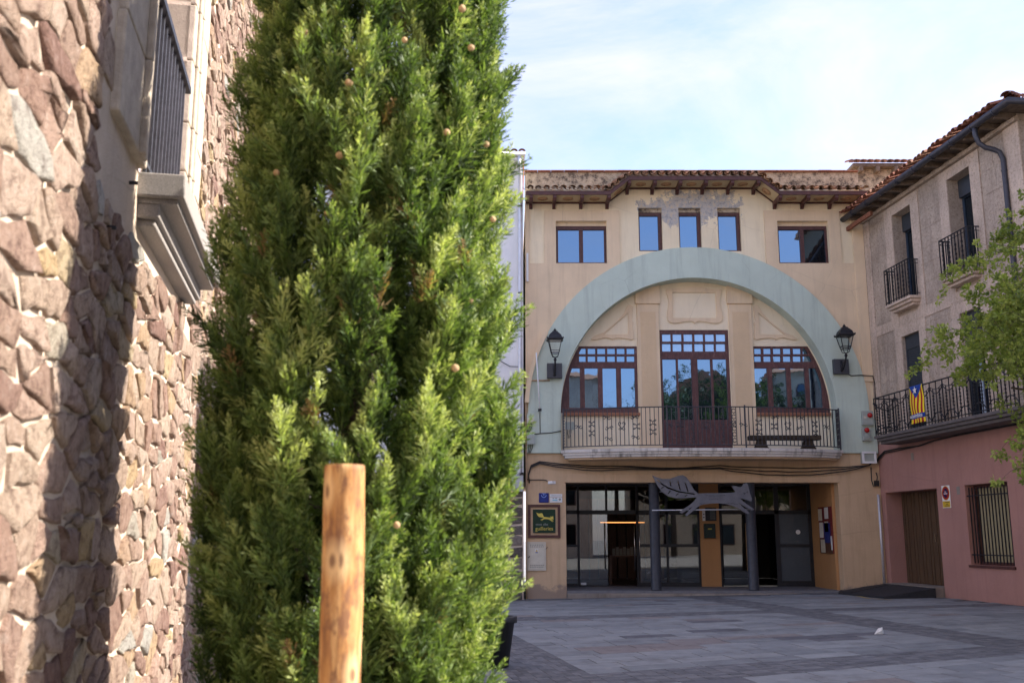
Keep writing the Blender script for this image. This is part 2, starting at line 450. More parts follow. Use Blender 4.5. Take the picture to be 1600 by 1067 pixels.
# ---------------------------------------------------------------- object helpers
def obj(name, me, mat=None, parent=None):
    o = bpy.data.objects.new(name, me)
    C.objects.link(o)
    if mat is not None and me is not None and not me.materials:
        me.materials.append(mat)
    if parent is not None:
        o.parent = parent
    return o
def empty(name, loc=(0, 0, 0), rz=0.0, parent=None):
    o = bpy.data.objects.new(name, None)
    C.objects.link(o)
    o.location = loc
    o.rotation_euler = (0, 0, rz)
    o.empty_display_size = 0.2
    if parent is not None:
        o.parent = parent
    return o
def tag(o, label, cat, group=None):
    o['label'] = label
    o['category'] = cat
    if group:
        o['group'] = group
    return o
def pymesh(name, v, f, smooth=False, fixn=False):
    me = bpy.data.meshes.new(name)
    me.from_pydata([tuple(p) for p in v], [], f)
    if fixn:
        bm = bmesh.new()
        bm.from_mesh(me)
        bmesh.ops.recalc_face_normals(bm, faces=bm.faces)
        bm.to_mesh(me)
        bm.free()
    if smooth:
        me.shade_smooth()
    return me
def setrnd(me, val):
    a = me.attributes.new('rnd', 'FLOAT', 'FACE')
    if np.isscalar(val):
        val = np.full(len(me.polygons), val, dtype=np.float32)
    a.data.foreach_set('value', np.asarray(val, dtype=np.float32))
class MB:
    """collects boxes, tubes, plates into one mesh"""
    def __init__(s):
        s.v, s.f, s.r = [], [], []
        s.cur = 0.5
    def add(s, v, f):
        n = len(s.v)
        s.v += [tuple(p) for p in v]
        s.f += [tuple(i + n for i in q) for q in f]
        s.r += [s.cur] * len(f)
        return s
    def box(s, x0, x1, y0, y1, z0, z1):
        v = [(x0, y0, z0), (x1, y0, z0), (x1, y1, z0), (x0, y1, z0), (x0, y0, z1), (x1, y0, z1), (x1, y1, z1), (x0, y1, z1)]
        f = [(0, 3, 2, 1), (4, 5, 6, 7), (0, 1, 5, 4), (1, 2, 6, 5), (2, 3, 7, 6), (3, 0, 4, 7)]
        return s.add(v, f)
    def bar(s, a, b, w, h=None, up=(0, 0, 1)):
        a, b = Vector(a), Vector(b)
        h = h or w
        d = (b - a).normalized()
        u = Vector(up)
        if abs(d.dot(u)) > 0.95:
            u = Vector((0, 1, 0))
        sd = d.cross(u).normalized()
        u = sd.cross(d).normalized()
        v = []
        for p in (a, b):
            for (i, j) in ((-1, -1), (1, -1), (1, 1), (-1, 1)):
                v.append(p + sd * (i * w / 2) + u * (j * h / 2))
        return s.add(v, [(0, 1, 2, 3), (7, 6, 5, 4), (0, 4, 5, 1), (1, 5, 6, 2), (2, 6, 7, 3), (3, 7, 4, 0)])
    def tube(s, pts, r, n=6, cap=True):
        pts = [Vector(p) for p in pts]
        k = len(pts)
        rr = r if isinstance(r, (list, tuple)) else [r] * k
        v = []
        prev = None
        for i, p in enumerate(pts):
            d = (pts[min(i + 1, k - 1)] - pts[max(i - 1, 0)]).normalized()
            if prev is None:
                u = Vector((0, 0, 1)) if abs(d.z) < 0.9 else Vector((1, 0, 0))
            else:
                u = prev
            sd = d.cross(u)
            if sd.length < 1e-5:
                sd = d.cross(Vector((0.3, 1, 0.2)))
            sd.normalize()
            u = sd.cross(d).normalized()
            prev = u
            for j in range(n):
                a = 2 * math.pi * j / n
                v.append(p + sd * (math.cos(a) * rr[i]) + u * (math.sin(a) * rr[i]))
        f = []
        for i in range(k - 1):
            for j in range(n):
                f.append((i * n + j, i * n + (j + 1) % n, (i + 1) * n + (j + 1) % n, (i + 1) * n + j))
        if cap:
            f.append(tuple(range(n - 1, -1, -1)))
            f.append(tuple((k - 1) * n + j for j in range(n)))
        return s.add(v, f)
    def lathe(s, prof, c=(0, 0, 0), n=16):
        v = []
        for (r, z) in prof:
            for j in range(n):
                a = 2 * math.pi * j / n
                v.append((c[0] + math.cos(a) * r, c[1] + math.sin(a) * r, c[2] + z))
        f = []
        for i in range(len(prof) - 1):
            for j in range(n):
                f.append((i * n + j, i * n + (j + 1) % n, (i + 1) * n + (j + 1) % n, (i + 1) * n + j))
        f.append(tuple(range(n - 1, -1, -1)))
        f.append(tuple((len(prof) - 1) * n + j for j in range(n)))
        return s.add(v, f)
    def plate(s, loops, y0, y1):
        """loops of (x, z): first is outline, the others holes; from y0 (front) to y1"""
        n0 = len(s.v)
        tri = tessellate_polygon([[Vector((p[0], p[1], 0)) for p in lp] for lp in loops])
        flat = [p for lp in loops for p in lp]
        m = len(flat)
        v = [(p[0], y0, p[1]) for p in flat] + [(p[0], y1, p[1]) for p in flat]
        f = []
        for t3 in tri:
            a, b, c = t3
            A, B, Cc = flat[a], flat[b], flat[c]
            cr_ = (B[0] - A[0]) * (Cc[1] - A[1]) - (B[1] - A[1]) * (Cc[0] - A[0])
            if cr_ < 0:
                b, c = c, b
            f.append((a, b, c))                      # front: normal -y when ccw in x,z
            f.append((a + m, c + m, b + m))
        k = 0
        for li, lp in enumerate(loops):
            n = len(lp)
            ar = sum(lp[i][0] * lp[(i + 1) % n][1] - lp[(i + 1) % n][0] * lp[i][1] for i in range(n))
            ccw = ar > 0
            if li > 0:
                ccw = not ccw
            for i in range(n):
                a, b = k + i, k + (i + 1) % n
                f.append((b, a, a + m, b + m) if ccw else (a, b, b + m, a + m))
            k += n
        return s.add(v, f)
    def build(s, name, mat, parent=None, smooth=False, rnd_attr=False, bevel=0.0):
        me = pymesh(name, s.v, s.f, smooth)
        if rnd_attr:
            setrnd(me, s.r)
        o = obj(name, me, mat, parent)
        if bevel:
            md = o.modifiers.new('bevel', 'BEVEL')
            md.width = bevel
            md.segments = 2
            md.limit_method = 'ANGLE'
        return o
def box(name, x0, x1, y0, y1, z0, z1, mat, parent=None, bevel=0.0):
    return MB().box(x0, x1, y0, y1, z0, z1).build(name, mat, parent, bevel=bevel)
def rect(x0, x1, z0, z1):
    return [(x0, z0), (x1, z0), (x1, z1), (x0, z1)]
def arc(cx, cz, r, a0, a1, n):
    return [(cx + r * math.cos(R(a0 + (a1 - a0) * i / n)), cz + r * math.sin(R(a0 + (a1 - a0) * i / n))) for i in range(n + 1)]
def clip_convex(poly, clip):
    """Sutherland-Hodgman; clip is a ccw convex polygon"""
    out = poly
    n = len(clip)
    for i in range(n):
        ax, ay = clip[i]
        bx, by = clip[(i + 1) % n]
        inp, out = out, []
        if not inp:
            return []
        def side(p):
            return (bx - ax) * (p[1] - ay) - (by - ay) * (p[0] - ax)
        for j in range(len(inp)):
            p, q = inp[j], inp[(j + 1) % len(inp)]
            sp, sq = side(p), side(q)
            if sp >= 0:
                out.append(p)
            if (sp >= 0) != (sq >= 0):
                k = sp / (sp - sq)
                out.append((p[0] + (q[0] - p[0]) * k, p[1] + (q[1] - p[1]) * k))
    res = []
    for p in out:
        if not res or (abs(p[0] - res[-1][0]) + abs(p[1] - res[-1][1])) > 1e-4:
            res.append(p)
    if len(res) > 1 and (abs(res[0][0] - res[-1][0]) + abs(res[0][1] - res[-1][1])) < 1e-4:
        res.pop()
    return res
def copy_tree(o, parent=None):
    c = o.copy()
    C.objects.link(c)
    c.parent = parent
    for ch in list(o.children):
        copy_tree(ch, c)
    return c
def text_obj(name, body, size, loc, rot, mat, parent=None, depth=0.002, align='CENTER', fit=None):
    cu = bpy.data.curves.new(name, 'FONT')
    cu.body = body
    cu.size = size
    cu.extrude = depth
    cu.align_x = align
    cu.align_y = 'CENTER'
    tmp = bpy.data.objects.new('tmp', cu)
    C.objects.link(tmp)
    bpy.context.view_layer.update()
    me = bpy.data.meshes.new_from_object(tmp)
    bpy.data.objects.remove(tmp)
    bpy.data.curves.remove(cu)
    me.name = name
    if fit:
        xs = [v.co.x for v in me.vertices]
        k = fit / max(1e-6, max(xs) - min(xs))
        for v in me.vertices:
            v.co.x *= k
    me.materials.clear()
    o = obj(name, me, mat, parent)
    o.location = loc
    o.rotation_euler = rot
    return o

# half-round roof tile, lower end at y=0 front, going back and up along +y ; convex up
def tile_mesh(name, r0, r1, length, slope, rv, up=True, n=7, th=0.014):
    v, f = [], []
    for (y, r) in ((0, r0), (length, r1)):
        for k in (0, 1):
            rr = r - k * th
            for j in range(n):
                a = math.pi * j / (n - 1)
                z = math.sin(a) * rr * (1 if up else -1)
                v.append((math.cos(a) * rr, y * math.cos(slope), z * 0.85 + y * math.sin(slope)))
    def id_(e, k, j):
        return e * 2 * n + k * n + j
    for j in range(n - 1):
        f.append((id_(0, 0, j), id_(0, 0, j + 1), id_(1, 0, j + 1), id_(1, 0, j)))
        f.append((id_(0, 1, j + 1), id_(0, 1, j), id_(1, 1, j), id_(1, 1, j + 1)))
        f.append((id_(0, 0, j + 1), id_(0, 0, j), id_(0, 1, j), id_(0, 1, j + 1)))
        f.append((id_(1, 0, j), id_(1, 0, j + 1), id_(1, 1, j + 1), id_(1, 1, j)))
    for j in (0, n - 1):
        f.append((id_(0, 0, j), id_(1, 0, j), id_(1, 1, j), id_(0, 1, j)))
    me = pymesh(name, v, f, False, True)
    setrnd(me, rv)
    return me
TILE_MESHES = []
for i in range(7):
    me = tile_mesh('tile', 0.098, 0.08, 0.46, R(17), i / 6.0)
    me.materials.append(TILE)
    TILE_MESHES.append(me)
TILE_CH = []
for i in range(4):
    me = tile_mesh('channel_tile', 0.1, 0.085, 0.46, R(17), i / 3.0, up=False)
    me.materials.append(TILE)
    TILE_CH.append(me)
TILE_RED = []
for i in range(5):
    me = tile_mesh('red_tile', 0.11, 0.09, 0.5, R(18), i / 4.0)
    me.materials.append(TILER)
    TILE_RED.append(me)

def gz(x):
    return -0.2 + 0.02 * x

# ================================================================ THE GROUND
def build_ground():
    v = []
    f = []
    xs = [-400, -60, -20, 0, 12, 20, 60, 400]
    ys = [-400, -60, 0, 12, 29, 60, 400]
    for y in ys:
        for x in xs:
            v.append((x, y, gz(max(-20, min(20, x))) - 0.014))
    for j in range(len(ys) - 1):
        for i in range(len(xs) - 1):
            a = j * len(xs) + i
            f.append((a, a + 1, a + 1 + len(xs), a + len(xs)))
    g = obj('plaza_ground', pymesh('plaza_ground', v, f), GROUND)
    g['kind'] = 'structure'
    g['label'] = 'grey stone paved square in front of the theatre'
    v = [(x, y, gz(x) - 0.010) for (x, y) in ((-1.6, 7.6), (13.4, 7.6), (13.4, 21.0), (10.7, 28.69), (-1.6, 28.69))]
    obj('paving_bed', pymesh('paving_bed', v, [(0, 1, 2, 3, 4)]), BED, g)
    A, B, Cc, D = (0.98, 13.08), (6.98, 15.22), (5.78, 22.18), (-0.5, 21.4)
    def pt(s, t):
        x = (1 - s) * (1 - t) * A[0] + s * (1 - t) * B[0] + s * t * Cc[0] + (1 - s) * t * D[0]
        y = (1 - s) * (1 - t) * A[1] + s * (1 - t) * B[1] + s * t * Cc[1] + (1 - s) * t * D[1]
        return (x, y)
    def quad(s0, s1, t0, t1, gap, zt, zb):
        q = [pt(s0, t0), pt(s1, t0), pt(s1, t1), pt(s0, t1)]
        cx = sum(p[0] for p in q) / 4
        cy = sum(p[1] for p in q) / 4
        o = []
        for p in q:
            dx, dy = p[0] - cx, p[1] - cy
            l = math.hypot(dx, dy)
            k = max(0.1, (l - gap) / l)
            o.append((cx + dx * k, cy + dy * k))
        return o, (cx, cy)
    def ok(c):
        if c[1] > 28.35 or c[1] < 8 or c[0] < -1.2:
            return False
        if c[0] > 10.5 + (29 - c[1]) * 0.114 or c[0] > 0.56 * c[1] + 0.8:
            return False
        return True
    rs = random.Random(3)
    slabs = []
    setts = MB()
    def prism(q, zt):
        v = [(p[0], p[1], gz(p[0]) + zt) for p in q] + [(p[0], p[1], gz(p[0]) - 0.02) for p in q]
        return v, [(0, 1, 2, 3), (0, 4, 5, 1), (1, 5, 6, 2), (2, 6, 7, 3), (3, 7, 4, 0)]
    SP = [(-1.16, -0.16), (0.0, 1.0), (1.15, 2.15)]
    TP = [(-1.14, -0.14), (0.0, 1.0), (1.12, 2.3)]
    brown = {(6, 3), (6, 4), (5, 4), (5, 5), (7, 6), (6, 6)}
    for si, (sa, sb) in enumerate(SP):
        for ti, (ta, tb) in enumerate(TP):
            nr = 17 if ti < 2 else 20
            for r in range(nr):
                t0 = ta + (tb - ta) * r / nr
                t1 = ta + (tb - ta) * (r + 1) / nr
                off = rs.choice((0.0, 0.06, 0.09, 0.03))
                cuts = [sa]
                s_ = sa + off + rs.uniform(0.03, 0.06)
                while s_ < sb - 0.05:
                    cuts.append(s_)
                    s_ += rs.choice((0.11, 0.13, 0.145, 0.165))
                cuts.append(sb)
                for i in range(len(cuts) - 1):
                    q, c = quad(cuts[i], cuts[i + 1], t0, t1, 0.009, 0, 0)
                    if ok(c):
                        rv = rs.random() * 0.86
                        u = rs.random()
                        if u < 0.03:
                            rv = 0.95
                        elif u < 0.045:
                            rv = 1.0
                        if si == 1 and ti == 1:
                            mid = (cuts[i] + cuts[i + 1]) / 2
                            if r in (4, 5) and 0.12 < mid < 0.42:
                                rv = 0.95
                            if r in (6,) and 0.35 < mid < 0.7:
                                rv = 0.945
                            if r in (4, 5) and 0.66 < mid < 0.92:
                                rv = 1.0
                            if r == 9 and 0.52 < mid < 0.66:
                                rv = 1.0
                        slabs.append((c[1] ** 2 + c[0] ** 2, q, rv, rs.uniform(-0.0015, 0.0015)))
    slabs.sort(key=lambda k: k[0])
    for k, (d, q, rv, dz) in enumerate(slabs[:300]):
        v, f = prism(q, dz)
        me = pymesh('paving_slab', v, f)
        setrnd(me, rv)
        obj('paving_slab', me, SLAB, g)
    m = MB()
    for (d, q, rv, dz) in slabs[300:]:
        m.cur = rv
        m.add(*prism(q, dz))
    o = m.build('far_paving_slabs', SLAB, g, rnd_attr=True)
    o['kind'] = 'stuff'
    # sett bands
    def band(s0, s1, t0, t1, along_s):
        La = 6.4 * (s1 - s0)
        Lb = 7.6 * (t1 - t0)
        ns = max(1, int(La / (0.2 if along_s else 0.1)))
        n_t = max(1, int(Lb / (0.1 if along_s else 0.2)))
        for i in range(ns):
            for j in range(n_t):
                a0 = s0 + (s1 - s0) * i / ns
                a1 = s0 + (s1 - s0) * (i + 1) / ns
                b0 = t0 + (t1 - t0) * j / n_t
                b1 = t0 + (t1 - t0) * (j + 1) / n_t
                q, c = quad(a0, a1, b0, b1, 0.004, 0, 0)
                if ok(c):
                    setts.cur = rs.random()
                    setts.add(*prism(q, rs.uniform(-0.002, 0.002)))
    band(-1.16, 2.15, -0.14, 0.0, True)
    band(-1.16, 2.15, 1.0, 1.12, True)
    band(-0.16, 0.0, -1.14, -0.14, False)
    band(-0.16, 0.0, 0.0, 1.0, False)
    band(-0.16, 0.0, 1.12, 2.3, False)
    band(1.0, 1.15, -1.14, -0.14, False)
    band(1.0, 1.15, 0.0, 1.0, False)
    band(1.0, 1.15, 1.12, 2.3, False)
    o = setts.build('sett_bands', SETT, g, rnd_attr=True)
    o['kind'] = 'stuff'
    # strip of setts along the theatre front
    m = MB()
    for i in range(52):
        for j in range(4):
            x0 = 0.3 + i * 0.2 + (0.1 if j % 2 else 0)
            y0 = 28.4 + j * 0.12
            m.cur = rs.random() * 0.6
            q = [(x0 + 0.004, y0 + 0.004), (x0 + 0.196, y0 + 0.004), (x0 + 0.196, y0 + 0.116), (x0 + 0.004, y0 + 0.116)]
            m.add(*prism(q, 0.001))
    o = m.build('front_setts', SETT, g, rnd_attr=True)
    o['kind'] = 'stuff'
    return g
build_ground()

# ================================================================ THE THEATRE (arched facade)
TH = empty('theatre_building', (5.5, 29, -0.2))
tag(TH, 'tan and cream theatre building with a huge pale green arch and tiled eaves', 'building')
class Shift:
    pass
# parts are modelled in world coordinates; the parent offset is compensated once
def th(o):
    o.parent = TH
    o.matrix_parent_inverse = Matrix.Translation((-5.5, -29, 0.2))
    return o
CX, CZ, RI, RO = 5.45, 5.1, 4.03, 4.98
MID = 10.92            # mirror: x -> MID - x

def mir(lp):
    return [(MID - x, z) for (x, z) in lp][::-1]
WUL = (1.33, 2.87, 9.6, 10.93)
def build_walls():
    m = MB()   # tan render layer, left and right of the arch, with the window surrounds
    archL = arc(CX, CZ, 4.5, 119, 180, 18)
    archL = [p for p in archL if p[0] <= 3.26]
    left = [(0.4, 3.9), (0.4, 11.3), (0.53, 11.3), (0.53, 9.6), (0.975, 9.6), (0.975, 11.26), (3.26, 11.26), (3.26, 9.05)] + archL + [(0.95, 3.9)]
    left = left[::-1]
    m.plate([left, rect(WUL[0], WUL[1], WUL[2], WUL[3])], 28.95, 29.0)
    th(m.build('wall_surround', TAN, bevel=0.006))
    m = MB()
    right = mir(left)
    right = [(min(x, 10.62), z) for x, z in right]
    m.plate([right, rect(MID - WUL[1], MID - WUL[0], WUL[2], WUL[3])], 28.95, 29.0)
    th(m.build('wall_surround', TAN, bevel=0.006))
    m = MB()   # cream field behind with all openings
    out = [(0.4, 3.9), (1.0, 3.9)] + arc(CX, CZ, 4.45, 180, 0, 40) + [(9.9, 3.9), (10.62, 3.9), (10.62, 11.98), (0.4, 11.98)]
    holes = [rect(*WUL), rect(MID - WUL[1], MID - WUL[0], WUL[2], WUL[3])]
    for (a, b, c, d) in SMALL:
        holes.append(rect(a, b, c, d))
    m.plate([out] + holes, 29.003, 29.3)
    th(m.build('wall', CREAM))
    # ground floor: tan band with the big opening
    m = MB()
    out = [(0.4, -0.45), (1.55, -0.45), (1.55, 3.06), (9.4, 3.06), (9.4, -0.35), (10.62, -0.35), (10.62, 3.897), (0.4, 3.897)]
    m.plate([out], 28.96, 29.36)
    th(m.build('ground_floor_wall', TAN_SHADED, bevel=0.01))
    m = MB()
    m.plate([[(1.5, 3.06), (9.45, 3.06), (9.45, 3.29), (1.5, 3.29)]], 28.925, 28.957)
    th(m.build('lintel_band', TAN_SHADED, bevel=0.005))
    # right hand pilaster strips
    th(box('corner_pilaster', 10.3, 10.62, 28.91, 28.957, 6.0, 11.3, TAN, bevel=0.006))
    # arch
    m = MB()
    outer = arc(CX, CZ, RO, 0, 180, 72)
    inner = arc(CX, CZ, RI, 180, 0, 72)
    loop = [(10.6, 3.9), (10.6, 4.85), (CX + RO, 5.0)] + outer + [(0.43, 5.0), (0.43, 3.9), (1.42, 3.9)] + inner + [(9.48, 3.9)]
    m.plate([loop], 28.885, 29.5)
    th(m.build('arch', GREEN, bevel=0.012))
    m = MB()   # thin lip along the inner edge
    m.plate([arc(CX, CZ, RI + 0.07, 0, 180, 72) + arc(CX, CZ, RI, 180, 0, 72)], 28.872, 28.89)
    th(m.build('arch_lip', GREEN))
    # brown hood rib at the left foot of the arch
    m = MB()
    m.plate([arc(CX, CZ, RO + 0.11, 152, 177, 14) + arc(CX, CZ, RO - 0.02, 177, 152, 14)], 28.8, 28.95)
    th(m.build('hood_rib', TAN))
    # recessed wall inside the arch
    m = MB()
    out = [(1.3, 3.8), (9.6, 3.8), (9.6, 5.1)] + arc(CX, CZ, 4.15, 0, 180, 48) + [(1.3, 5.1)]
    m.plate([out, LWIN, RWIN, CDOOR], 29.4, 29.62)
    th(m.build('arch_wall', CREAM2))
    # rear body
    th(box('rear_body', 0.42, 10.6, 29.7, 41, 3.35, 12.2, TAN))
SMALL = []
for (a, b, c, d) in ((998, 1035, 323, 392), (1061, 1096, 325, 393), (1122, 1158, 325, 392)):
    x0, z1 = P(a, c)
    x1, z0 = P(b, d)
    SMALL.append((P(a, 357)[0], P(b, 357)[0], 9.99, 11.36))
YB = 29.4
disc = arc(CX, CZ, 4.0, -10, 190, 90)
def pr(x0, x1, y0, y1, Y=YB):
    ym = (y0 + y1) / 2
    return (P(x0, ym, Y)[0], P(x1, ym, Y)[0], P(800, y1, Y)[1], P(800, y0, Y)[1])
lw_ = pr(860, 996.5, 541, 645)
rw_ = pr(1177.5, 1320, 541, 645)
LWIN = clip_convex(rect(*lw_), disc)
RWIN = clip_convex(rect(*rw_), disc)
dw_ = pr(1032.5, 1141.5, 515.5, 697)
dw_ = (dw_[0], dw_[1], 3.98, dw_[3])
CDOOR = rect(*dw_)
build_walls()

def pane_obj(poly, y, mat, parent, rs):
    """one pane: a thin sheet set very slightly out of true"""
    cx = sum(p[0] for p in poly) / len(poly)
    cz = sum(p[1] for p in poly) / len(poly)
    ax, az = rs.uniform(-0.004, 0.004), rs.uniform(-0.004, 0.004)
    v = [(p[0], y + (p[0] - cx) * ax + (p[1] - cz) * az, p[1]) for p in poly]
    v += [(a, b + 0.006, c) for a, b, c in v]
    n = len(poly)
    ar = sum(poly[i][0] * poly[(i + 1) % n][1] - poly[(i + 1) % n][0] * poly[i][1] for i in range(n))
    f = [tuple(range(n)), tuple(range(2 * n - 1, n - 1, -1))]
    if ar < 0:
        f = [tuple(reversed(q)) for q in f]
    f += [(i, (i + 1) % n, (i + 1) % n + n, i + n) for i in range(n)]
    me = pymesh('pane', v, f)
    o = obj('pane', me, mat)
    o.parent = parent
    if parent.parent is TH:
        o.matrix_parent_inverse = Matrix()
    return o
def glazed(name, outline, panes, y0, y1, fmat, gmat, rs, clip=None, grow=0.012):
    m = MB()
    holes = []
    for r_ in panes:
        poly = rect(*r_)
        if clip:
            poly = clip_convex(poly, clip)
        if len(poly) >= 3:
            holes.append(poly)
    m.plate([outline] + holes, y0, y1)
    w = th(m.build(name, fmat))
    for h in holes:
        cx = sum(p[0] for p in h) / len(h)
        cz = sum(p[1] for p in h) / len(h)
        big = [(p[0] + (grow if p[0] > cx else -grow), p[1] + (grow if p[1] > cz else -grow)) for p in h]
        g = gmat(h) if callable(gmat) else gmat
        pane_obj(big, (y0 + y1) / 2 + 0.01, g, w, rs)
    return w
rs = random.Random(11)
# side windows inside the arch
ys_small = [(544, 553), (556, 565)]
lx = [(905, 915.3), (918.5, 930.3), (933.5, 945.9), (949, 961.2), (964, 976.3), (979.4, 991.6)]
lpn = [pr(a, b, c, d) for (a, b) in lx for (c, d) in ys_small]
lpn += [pr(a, b, 574.8, 637) for (a, b) in ((889.5, 906.5), (913.8, 934.6), (942, 963.5), (971, 992.5))]
rx = [(1177.5 + 1.5, 1190), (1193.4, 1205.2), (1208.4, 1220.6), (1224, 1236.2), (1239.4, 1252.1), (1254.7, 1268)]
rpn = [pr(a, b, c, d) for (a, b) in rx for (c, d) in ys_small]
rpn += [pr(a, b, 574.8, 637) for (a, b) in ((1179, 1200.4), (1207.9, 1230), (1237, 1259), (1265.6, 1284.5))]
disc2 = arc(CX, CZ, 3.9, -10, 190, 90)
glazed('window', LWIN, lpn, 29.42, 29.5, MAROON, GLASS, rs, disc2)
glazed('window', RWIN, rpn, 29.42, 29.5, MAROON, GLASS, rs, disc2)
for W_ in (lw_, rw_):
    x0 = max(W_[0], 1.5)
    x1 = min(W_[1], 9.4)
    th(box('window_sill', x0 + 0.02, x1 + 0.04, 29.3, 29.5, W_[2] - 0.09, W_[2] - 0.002, simple('terracotta_sill', (0.30, 0.13, 0.07)) if 'terracotta_sill' not in MATS else MATS['terracotta_sill'], bevel=0.01))
# balcony door
dx = [(1034.8, 1048.5), (1051.3, 1065.4), (1068.5, 1082.3), (1085.4, 1099.2), (1102, 1116.3), (1119, 1133.8)]
dpn = [pr(a, b, c, d) for (a, b) in dx for (c, d) in ((521.6, 533.4), (536.7, 548.9))]
dpn += [pr(a, b, 560.8, 655.7) for (a, b) in ((1036.5, 1058), (1061, 1081.7), (1091.5, 1112), (1115.5, 1137))]
dd = glazed('balcony_door', CDOOR, dpn, 29.42, 29.5, MAROON, lambda h: GLASSC if sum(p[1] for p in h) / len(h) > 6.9 or sum(p[0] for p in h) / len(h) < 0 else GLASS, rs)
for (a, b) in ((1040, 1060), (1063, 1084), (1096, 1117), (1120, 1141)):
    q = pr(a, b, 664, 685)
    m = MB()
    m.plate([rect(*q), rect(q[0] + 0.04, q[1] - 0.04, q[2] + 0.04, q[3] - 0.04)], 29.405, 29.42)
    o = m.build('door_panel', MAROON, dd)
m = MB()
q = pr(1084, 1089.5, 556, 694)
m.box(q[0], q[1], 29.395, 29.42, 4.02, q[3])
m.build('door_meeting_stile', MAROON, dd)
# upper windows
for mirror in (0, 1):
    x0, x1 = (WUL[0], WUL[1]) if not mirror else (MID - WUL[1], MID - WUL[0])
    out = rect(x0 + 0.002, x1 - 0.002, WUL[2] + 0.002, WUL[3] - 0.12)
    mid = (x0 + x1) / 2
    pn = [(x0 + 0.07, mid - 0.06, WUL[2] + 0.07, WUL[3] - 0.23), (mid + 0.06, x1 - 0.07, WUL[2] + 0.07, WUL[3] - 0.23)]
    if not mirror:
        glazed('upper_window', out, pn, 29.12, 29.2, BROWNW, GLASS, rs)
    else:
        glazed('upper_window', out, pn, 29.12, 29.2, BROWNW, lambda h, md=mid: GLASS if h[0][0] < md else GLASSD, rs)
    th(box('window_head', x0, x1, 29.1, 29.3, WUL[3] - 0.118, WUL[3] + 0.002, TAN))
for (a, b, c, d) in SMALL:
    out = rect(a + 0.002, b - 0.002, c + 0.002, d - 0.12)
    glazed('small_window', out, [(a + 0.045, b - 0.11, c + 0.06, d - 0.22)], 29.12, 29.2, BROWNW, GLASS, rs)
    th(box('window_head', a, b, 29.1, 29.3, d - 0.118, d + 0.002, PARAPET))
# pilasters inside the arch
for (a, b, c, d) in ((996.5, 1031, 995.5, 1032), (1141, 1177, 1140, 1178)):
    x0, x1 = P(a, 560, YB)[0], P(b, 560, YB)[0]
    zc = P(800, 475.5, YB)[1]
    th(box('pilaster', x0, x1, 29.33, 29.41, 3.95, zc - 0.001, TAN, bevel=0.008))
    m = MB()
    m.box(x0 + 0.1, x1 - 0.1, 29.322, 29.335, 5.3, zc - 0.25)
    th(m.build('pilaster_panel', plaster('stippled_render', (0.76, 0.57, 0.36), (0.3, 0.2, 0.1), 0.1, 0.08, coarse=1.0) if 'stippled_render' not in MATS else MATS['stippled_render'], bevel=0.006))
    top = arc(CX, CZ, 4.06, 0, 180, 60)
    cap = clip_convex(rect(x0 - 0.04, x1 + 0.04, zc, 9.3), arc(CX, CZ, 4.06, -10, 190, 120))
    m = MB()
    m.plate([cap], 29.28, 29.42)
    th(m.build('pilaster_cap', TAN, bevel=0.006))
# plaster ornaments
def cropY(pts, ox, oy, sc, Y=YB):
    return [P(ox + x / sc, oy + y / sc, Y) for (x, y) in pts]
cf = [(130, 215), (280, 210), (420, 185), (560, 165), (700, 158), (840, 170), (950, 200), (1060, 215), (1200, 212), (1225, 240), (1215, 300), (1190, 380), (1185, 480), (1200, 580), (1230, 680), (1240, 760), (1235, 820), (1200, 865), (1120, 885), (1020, 880), (880, 850), (780, 840), (730, 855), (695, 890), (665, 860), (620, 840), (520, 848), (400, 870), (300, 885), (220, 870), (165, 835), (150, 760), (155, 660), (175, 560), (180, 460), (165, 380), (135, 290)]
ci = [(255, 280), (1105, 280), (1120, 780), (265, 780)]
m = MB()
m.plate([cropY(cf, 1030, 435, 12.55)[::-1], cropY(ci, 1030, 435, 12.55)[::-1]], 29.355, 29.402)
th(m.build('ornament_frame', TAN, bevel=0.008))
tf = [(660, 690), (690, 665), (760, 640), (820, 590), (880, 540), (930, 480), (960, 420), (985, 408), (1008, 425), (1003, 470), (998, 540), (1012, 560), (1003, 590), (1015, 640), (1015, 690), (1000, 700), (950, 690), (880, 685), (850, 690), (838, 702), (822, 690), (780, 682), (720, 695), (680, 702), (662, 698)]
ti_ = [(760, 658), (966, 478), (968, 652)]
t1 = cropY(tf, 800, 400, 5.333)[::-1]
t2 = cropY(ti_, 800, 400, 5.333)[::-1]
for mm in (0, 1):
    A_, B_ = (t1, t2) if not mm else ([(10.96 - x, z) for x, z in t1][::-1], [(10.96 - x, z) for x, z in t2][::-1])
    m = MB()
    m.plate([A_, B_], 29.355, 29.402)
    th(m.build('ornament_triangle', TAN, bevel=0.008))

